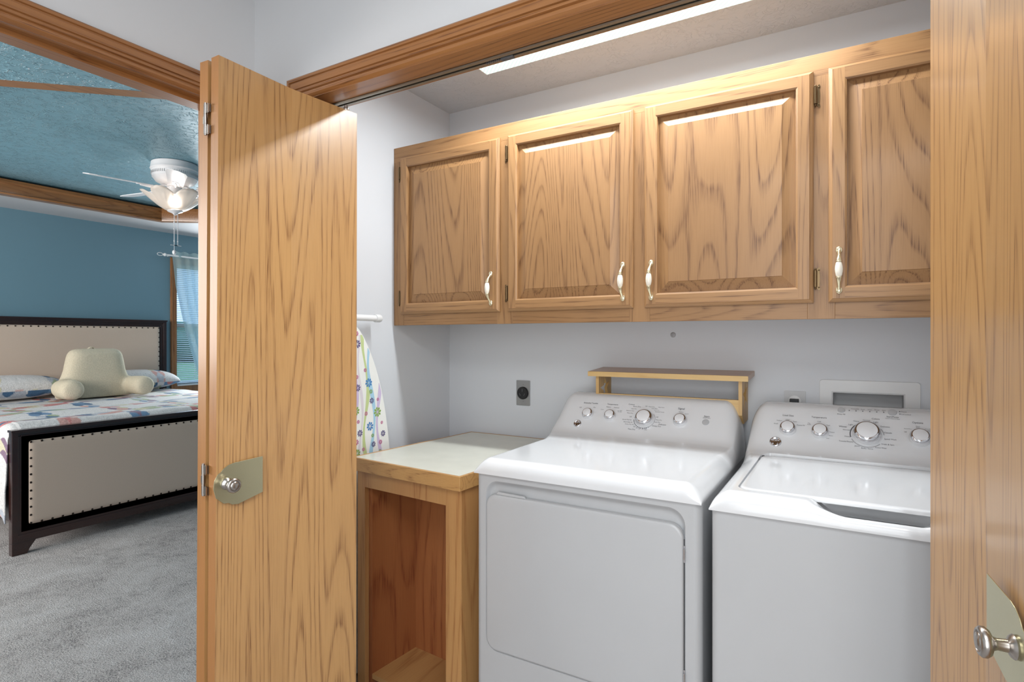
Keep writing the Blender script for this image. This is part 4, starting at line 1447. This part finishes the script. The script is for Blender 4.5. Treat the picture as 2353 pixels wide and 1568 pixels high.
cushion(fb, FX, BY0 + 0.080, BY1 - 0.080, 0.173, 0.697, 0.018)
cushion(hb, -6.36, BY0 + 0.072, BY1 - 0.072, 0.45, 1.452, 0.018)
m = MB(); m.ball((0, 0, 0), 0.004, 0.0068, 0.0068, 10, 6)
nail = build('nailhead', m, 'black', fb, origin=(0, 0, 0), smooth=60)
M['nail'] = plain('dark_bronze_nail', (44, 32, 26), 0.35, 0.6)
nail.data.materials[0] = M['nail']
first = [True]


def put_nail(parent, x, y, z):
    if first[0]:
        o = nail; first[0] = False
    else:
        o = nail.copy(); COL.objects.link(o)
    o.parent = parent
    o.location = Vector((x, y, z)) - wpos(parent)


nl, nt, nb = BY0 + 0.092, 0.687, 0.183
for k in range(26): put_nail(fb, FX + 0.0035, nl + 0.0555 * k, nt)
for k in range(26): put_nail(fb, FX + 0.0035, nl + 0.0555 * k, nb)
for k in range(1, 10): put_nail(fb, FX + 0.0035, nl, nb + (nt - nb) * k / 10)
nr = BY1 - 0.083
for k in range(27): put_nail(hb, -6.36 + 0.0035, nr - 0.0555 * k, 1.441)
for k in range(1, 12): put_nail(hb, -6.36 + 0.0035, nr, 1.441 - 0.0505 * k)
for y in (BY0 + 0.012, BY1 - 0.037):
    m = MB(); m.box(-6.35, y, 0.20, FX - 0.05, y + 0.025, 0.40)
    build('side_rail', m, 'dark_wood', bed)

m = MB(); m.box(-6.34, BY0 + 0.045, 0.30, FX - 0.055, BY1 - 0.045, 0.745)
tag(build('mattress', m, 'sheet', origin=(-5.36, 2.42, 0.3), bevel=0.04, seg=4), 'thick white mattress and box spring under the patchwork quilt', 'mattress')

# quilt: top sheet with rounded side drops, double-wedding-ring patchwork
PALQ = [lin(c) for c in ((198, 128, 126), (74, 108, 142), (164, 176, 146), (208, 200, 172), (184, 188, 198), (136, 112, 132), (208, 162, 154), (108, 140, 172))]
WHT = lin((220, 217, 216))


def quilt_color(u, v):
    s, R = 0.44, 0.255
    i0, j0 = round(u / s), round(v / s)
    best = None
    hits = []
    for i in range(i0 - 1, i0 + 2):
        for j in range(j0 - 1, j0 + 2):
            dx, dy = u - i * s, v - j * s
            d = sqrt(dx * dx + dy * dy)
            if abs(d - R) < 0.036:
                a = math.atan2(dy, dx)
                k = int((a + pi) / (pi / 4))
                hits.append((i, j, k, abs(d - R)))
    if not hits: return WHT
    if len(hits) >= 2:
        i, j, k, d = hits[0]
        return PALQ[(i * 7 + j * 13) % 8]
    i, j, k, d = hits[0]
    w = ((math.atan2(v - j * s, u - i * s) + pi) / (pi / 4)) % 1
    if d > 0.036 * (1 - (2 * w - 1) ** 2) ** 0.5 * 1.02: return WHT
    return PALQ[(i * 31 + j * 17 + k * 5) % 8]


def color_mesh(o, uvs):
    me = o.data
    ca = me.color_attributes.new('patch', 'FLOAT_COLOR', 'POINT')
    for i, (u, v) in enumerate(uvs):
        ca.data[i].color = quilt_color(u, v)


m = MB()
ztop = 0.795
qx0, qx1 = -6.33, FX - 0.054
ny, nx = 520, 400
half = (BY1 - BY0) / 2 + 0.006
mid = (BY0 + BY1) / 2
drop = 0.50
vs, fs, uvs = [], [], []
rr = 0.06
Ltop = half - rr
for i in range(nx + 1):
    x = qx0 + (qx1 - qx0) * i / nx
    for j in range(ny + 1):
        sgn = -1 if j < ny / 2 else 1
        q = (j / ny * 2 - 1) * (Ltop + rr * pi / 2 + drop)
        a = abs(q)
        if a < Ltop: y, z = a, ztop
        elif a < Ltop + rr * pi / 2:
            th = (a - Ltop) / rr; y, z = Ltop + rr * sin(th), ztop - rr + rr * cos(th)
        else:
            e = a - Ltop - rr * pi / 2
            y, z = half + 0.018 * sin(x * 13) * min(1, e / 0.25) + 0.03 * min(1, e / 0.3), ztop - rr - e
        z += 0.006 * sin(x * 9 + a * 5) * (1 if a < Ltop else 0)
        if i > nx - 16: z -= 0.00015 * (i - nx + 16) ** 2
        vs.append((x, mid + (1 if q > 0 else -1) * y, z)); uvs.append((x, q))
for i in range(nx):
    for j in range(ny):
        a = i * (ny + 1) + j
        fs.append((a, a + 1, a + ny + 2, a + ny + 1))
m.add(vs, fs)
q_ = build('quilt', m, 'quilt', origin=(-5.4, 2.42, 0.8), smooth=60)
color_mesh(q_, uvs)
tag(q_, 'white patchwork quilt with curved coloured pieces spread over the bed', 'quilt')
md = q_.modifiers.new('thick', 'SOLIDIFY'); md.thickness = 0.008; md.offset = -1


def sham(y0, y1, label):
    m = MB(); n = 110
    vs, fs, uv = [], [], []
    cy_, hw = (y0 + y1) / 2, (y1 - y0) / 2
    for side in (1, -1):
        for i in range(n + 1):
            for j in range(n + 1):
                a, b = i / n * 2 - 1, j / n * 2 - 1
                th = 0.098 * (max(0, (1 - abs(a) ** 2.6) * (1 - abs(b) ** 2.6))) ** 0.5
                la, lb = a * hw * (1 - 0.04 * b * b), b * 0.14 * (1 - 0.05 * a * a)
                # leaning back on the headboard
                lean = radians(62)
                x = -6.165 - (lb) * cos(radians(12)) + side * th * sin(radians(12))
                z = 0.912 + (lb) * sin(radians(12)) + side * th * cos(radians(12))
                vs.append((x, cy_ + la, z)); uv.append((lb * 1.3 + side * 3.1, cy_ + la + 0.12))
    N = (n + 1) ** 2
    for s_ in (0, N):
        for i in range(n):
            for j in range(n):
                a = s_ + i * (n + 1) + j
                fs.append((a, a + 1, a + n + 2, a + n + 1))
    m.add(vs, fs)
    o = build('pillow', m, 'quilt', origin=(-6.05, cy_, 0.81), smooth=70)
    color_mesh(o, uv)
    return tag(o, label, 'pillow', 'quilted pillows at the headboard')


sham(1.47, 2.40, 'quilted patchwork pillow at the left end of the headboard')
sham(2.46, 3.40, 'quilted patchwork pillow at the right end, nearest the window')

# backrest pillow
m = MB()
def tilt(p):
    return p
def back_w(z):
    pts = [(0.800, 0.300), (0.87, 0.305), (0.93, 0.292), (0.98, 0.262), (1.04, 0.242), (1.12, 0.228), (1.19, 0.212), (1.225, 0.190), (1.238, 0.150)]
    for (a, b), (c, d) in zip(pts, pts[1:]):
        if z <= c: return b + (d - b) * (z - a) / (c - a)
    return pts[-1][1]
zz = [0.800, 0.84, 0.87, 0.90, 0.93, 0.96, 0.98, 1.01, 1.04, 1.08, 1.12, 1.16, 1.19, 1.21, 1.225, 1.238]
nb_ = 40
vs, fs = [], []
for z in zz:
    hw_ = back_w(z); th_ = 0.095 * min(1, ((1.250 - z) / 0.06) ** 0.5)
    for k in range(nb_):
        a = 2 * pi * k / nb_
        sx_ = math.copysign(abs(cos(a)) ** 0.8, cos(a)); sy_ = math.copysign(abs(sin(a)) ** 0.45, sin(a))
        vs.append((-5.905 + th_ * sx_, 2.535 + hw_ * sy_, z))
for i in range(len(zz) - 1):
    for k in range(nb_):
        a, b = i * nb_ + k, i * nb_ + (k + 1) % nb_
        fs.append((a, b, b + nb_, a + nb_))
fs += [tuple(reversed(range(nb_))), tuple((len(zz) - 1) * nb_ + k for k in range(nb_))]
m.add(vs, fs)
for y, s_ in ((2.250, -1), (2.825, 1)):
    m.lathe([(0.075, -0.30), (0.086, -0.20), (0.089, -0.08), (0.088, -0.04), (0.080, -0.015), (0.060, 0.0), (0.0, 0.006)], (-5.60, y, 0.893), (1, s_ * 0.06, 0), 28)
tmp = build('tmp', m, 'sherpa', origin=(-5.8, 2.5, 0.80))
rm = tmp.modifiers.new('r', 'REMESH'); rm.mode = 'VOXEL'; rm.voxel_size = 0.012; rm.use_smooth_shade = True
sm = tmp.modifiers.new('s', 'SMOOTH'); sm.factor = 0.6; sm.iterations = 12
dg = bpy.context.evaluated_depsgraph_get()
me = bpy.data.meshes.new_from_object(tmp.evaluated_get(dg))
bpy.data.objects.remove(tmp)
bp = bpy.data.objects.new('backrest_pillow', me)
COL.objects.link(bp); bp.location = (-5.8, 2.5, 0.80)
WORLD[bp.name] = Vector((-5.8, 2.5, 0.80))
me.materials.clear(); me.materials.append(M['sherpa'])
for p in me.polygons: p.use_smooth = True
tag(bp, 'cream fleece backrest pillow with arms sitting on the quilt', 'pillow')
m = MB()
hl = [(-5.93 - 0.01 * k / 8, 2.475 + 0.085 * k / 8, 1.215 + 0.035 * sin(pi * k / 8)) for k in range(9)]
for (a, b) in zip(hl, hl[1:]):
    m.hexa([(a[0] - .018, a[1], a[2] - .004), (a[0] + .018, a[1], a[2] - .004), (b[0] + .018, b[1], b[2] - .004), (b[0] - .018, b[1], b[2] - .004)],
           [(a[0] - .018, a[1], a[2] + .004), (a[0] + .018, a[1], a[2] + .004), (b[0] + .018, b[1], b[2] + .004), (b[0] - .018, b[1], b[2] + .004)])
build('carry_handle', m, 'sherpa', bp, smooth=50)

# ================================================================= CURTAIN AND BLIND
m = MB()
ny, nz = 70, 60
def left_edge(z):
    pts = [(2.27, 3.462), (1.894, 3.50), (1.417, 3.60), (0.95, 3.735), (0.85, 3.76)]
    for (z1, y1), (z0, y0) in zip(pts, pts[1:]):
        if z >= z0: return y0 + (y1 - y0) * (z - z0) / (z1 - z0)
    return pts[-1][1]
vs, fs = [], []
for i in range(nz + 1):
    z = 0.86 + (2.285 - 0.86) * i / nz
    for j in range(ny + 1):
        t_ = j / ny
        y = left_edge(z) * (1 - t_) + 4.45 * t_
        amp = 0.013 if z < 2.2 else 0.006
        vs.append((BX + 0.085 + amp * sin(t_ * 62 + z * 1.2) + 0.006 * sin(t_ * 23), y, z + (0.008 * sin(t_ * 55) if z > 2.25 else 0)))
for i in range(nz):
    for j in range(ny):
        a = i * (ny + 1) + j
        fs.append((a, a + 1, a + ny + 2, a + ny + 1))
m.add(vs, fs)
cu = thing('curtain', (BX + 0.085, 3.95, 0.86), 'sheer pale curtain swept aside over the bedroom window', 'curtain')
build('sheer_panel', m, 'sheer', cu, smooth=80, fix=False)
m = MB(); m.tube([(BX + 0.085, 3.40, 2.235), (BX + 0.085, 4.52, 2.235)], 0.010, 12)
m.tube([(BX + 0.001, 3.46, 2.235), (BX + 0.085, 3.46, 2.235)], 0.007, 8)
m.tube([(BX + 0.001, 4.48, 2.235), (BX + 0.085, 4.48, 2.235)], 0.007, 8)
m.ball((BX + 0.085, 3.39, 2.235), 0.018, 0.018, 0.018)
m.tube([(BX + 0.085, 3.37 + 0.03 * cos(a / 10 * 2 * pi) - 0.03, 2.235 + 0.016 * sin(a / 10 * 2 * pi)) for a in range(11)], 0.003, 6)
build('curtain_rod', m, 'white_metal', cu, smooth=50)

bl = thing('window_blind', (BX - 0.03, 3.98, WZ0), 'white horizontal slatted blind inside the bedroom window', 'blind')
m = MB()
z = WZ0 + 0.03
while z < WZ1 - 0.05:
    m.hexa([(BX - 0.045, WY0 + 0.006, z + 0.004), (BX - 0.022, WY0 + 0.006, z - 0.004), (BX - 0.022, WY1 - 0.006, z - 0.004), (BX - 0.045, WY1 - 0.006, z + 0.004)],
           [(BX - 0.045, WY0 + 0.006, z + 0.005), (BX - 0.022, WY0 + 0.006, z - 0.003), (BX - 0.022, WY1 - 0.006, z - 0.003), (BX - 0.045, WY1 - 0.006, z + 0.005)])
    z += 0.0215
build('slats', m, 'white_plastic', bl)
m = MB(); m.box(BX - 0.048, WY0 + 0.003, WZ1 - 0.04, BX - 0.018, WY1 - 0.003, WZ1 - 0.002)
build('headrail', m, 'white_plastic', bl)
m = MB(); m.tube([(BX - 0.015, WY0 + 0.14, 1.35), (BX - 0.015, WY0 + 0.14, WZ1 - 0.03)], 0.002, 6); m.tube([(BX - 0.015, WY0 + 0.22, 0.86), (BX - 0.015, WY0 + 0.22, WZ1 - 0.03)], 0.002, 6)
build('cord', m, 'white_metal', bl)

# ================================================================= CEILING FAN
fc = Vector((-4.36, 2.40, 2.64))
fan = thing('ceiling_fan', tuple(fc), 'white five-blade ceiling fan with glass petal shade over the bed', 'ceiling fan')
m = MB(); m.lathe([(0.150, -0.001), (0.155, -0.004), (0.158, -0.030), (0.160, -0.045), (0.163, -0.050), (0.160, -0.056), (0.156, -0.060), (0.150, -0.105), (0.150, -0.112)], fc, n=48)
m.lathe([(0.148, -0.112), (0.128, -0.140), (0.090, -0.158), (0.060, -0.162)], fc, n=48)
build('motor_housing', m, 'fan_white', fan, smooth=35)
m = MB()
for k in range(72):
    a = 2 * pi * k / 72
    m.box(0, 0, 0, 0.0001, 0.0001, 0.0001) if False else None
    p = fc + Vector((0.1545 * cos(a), 0.1545 * sin(a), -0.085)); d = Vector((-sin(a), cos(a), 0))
    m.tube([p + Vector((0, 0, -0.010)), p + Vector((0, 0, 0.010))], 0.0018, 4)
build('vent_slots', m, 'button_grey', fan)
m = MB(); m.lathe([(0.058, -0.162), (0.058, -0.172), (0.046, -0.176), (0.046, -0.210), (0.060, -0.214), (0.062, -0.236), (0.050, -0.244), (0.03, -0.25)], fc, n=32)
build('switch_housing', m, 'fan_white', fan, smooth=35)
for k in range(5):
    a = radians(-100 - 72 * k)
    e = Vector((cos(a), sin(a), 0)); f_ = Vector((-sin(a), cos(a), 0)); zb = fc.z - 0.192
    m = MB()
    pts = [(0.16, -0.050), (0.50, -0.066), (0.545, -0.055), (0.565, -0.02), (0.565, 0.02), (0.545, 0.055), (0.50, 0.066), (0.16, 0.050)]
    pit = radians(-11)
    m.plate(pts, [], lambda a_, b_, t_: tuple(Vector((fc.x, fc.y, zb)) + e * a_ + f_ * b_ * cos(pit) + Vector((0, 0, b_ * sin(pit) + t_))), 0, 0.006)
    b = build('blade', m, 'fan_white', fan, bevel=0.001)
    m = MB()
    C0 = Vector((fc.x, fc.y, 0))
    path = [C0 + e * 0.06 + Vector((0, 0, fc.z - 0.160)), C0 + e * 0.09 + Vector((0, 0, zb + 0.015)), C0 + e * 0.12 + Vector((0, 0, zb - 0.004)), C0 + e * 0.17 + Vector((0, 0, zb - 0.006)), C0 + e * 0.23 + Vector((0, 0, zb - 0.006))]
    m.tube(path, [0.010, 0.009, 0.009, 0.011, 0.006], 8)
    m.plate([(0.15, -0.03), (0.25, -0.02), (0.25, 0.02), (0.15, 0.03)], [], lambda a_, b_, t_: tuple(Vector((fc.x, fc.y, zb)) + e * a_ + f_ * b_ * cos(pit) + Vector((0, 0, b_ * sin(pit) + t_))), -0.005, -0.0005)
    build('blade_iron', m, 'fan_white', b, smooth=40)
m = MB()
nt_, nr_ = 120, 12
vs, fs = [], []
for i in range(nr_ + 1):
    t_ = i / nr_
    for k in range(nt_):
        a = 2 * pi * k / nt_
        pet = abs(cos(a * 3.0))           # six petals
        r = 0.045 + (0.105 + 0.075 * pet ** 0.7 * t_) * (t_ ** 0.8)
        zz = -0.352 + 0.085 * t_ ** 1.3 + 0.050 * pet ** 0.6 * t_ * t_ + 0.002 * cos(a * 24) * t_
        vs.append((fc.x + r * cos(a), fc.y + r * sin(a), fc.z + zz))
for i in range(nr_):
    for k in range(nt_):
        a, b = i * nt_ + k, i * nt_ + (k + 1) % nt_
        fs.append((a, b, b + nt_, a + nt_))
m.add(vs, fs)
sd = build('glass_shade', m, 'shade_glass', fan, smooth=50, fix=False)
md = sd.modifiers.new('t', 'SOLIDIFY'); md.thickness = 0.003
m = MB(); m.lathe([(0.050, 0.0), (0.052, -0.006), (0.046, -0.010), (0.02, -0.020), (0.010, -0.030), (0.004, -0.034)], fc + Vector((0, 0, -0.350)), n=28)
m.tube([fc + Vector((0, 0, -0.25)), fc + Vector((0, 0, -0.352))], 0.005, 8)
build('shade_cap', m, 'fan_white', fan, smooth=40)
m = MB(); m.ball(fc + Vector((0, 0, -0.288)), 0.045, 0.045, 0.036, 18, 12)
build('light_bulb', m, 'bulb', fan, smooth=60)
for dy, zlow in ((-0.012, 2.03), (0.014, 2.03)):
    m = MB()
    x, y = fc.x + 0.01, fc.y + dy
    m.tube([(x, y, 2.27), (x, y, zlow)], 0.0022, 6)
    for z in (2.20, 2.15, 2.06): m.ball((x, y, z), 0.005, 0.005, 0.006, 8, 6)
    m.box(x - 0.002, y - 0.026, zlow - 0.004, x + 0.002, y + 0.026, zlow)
    if dy < 0:
        m.tube([(x, y, zlow), (x, y, 1.99)], 0.0018, 6)
        m.ball((x, y, 1.975), 0.013, 0.013, 0.018, 12, 8)
    build('pull_chain', m, 'fan_white', fan, smooth=50)

for o in list(bpy.data.objects):
    if o.type == 'MESH' and not o.data.materials:
        o.data.materials.append(M['panel_white'])
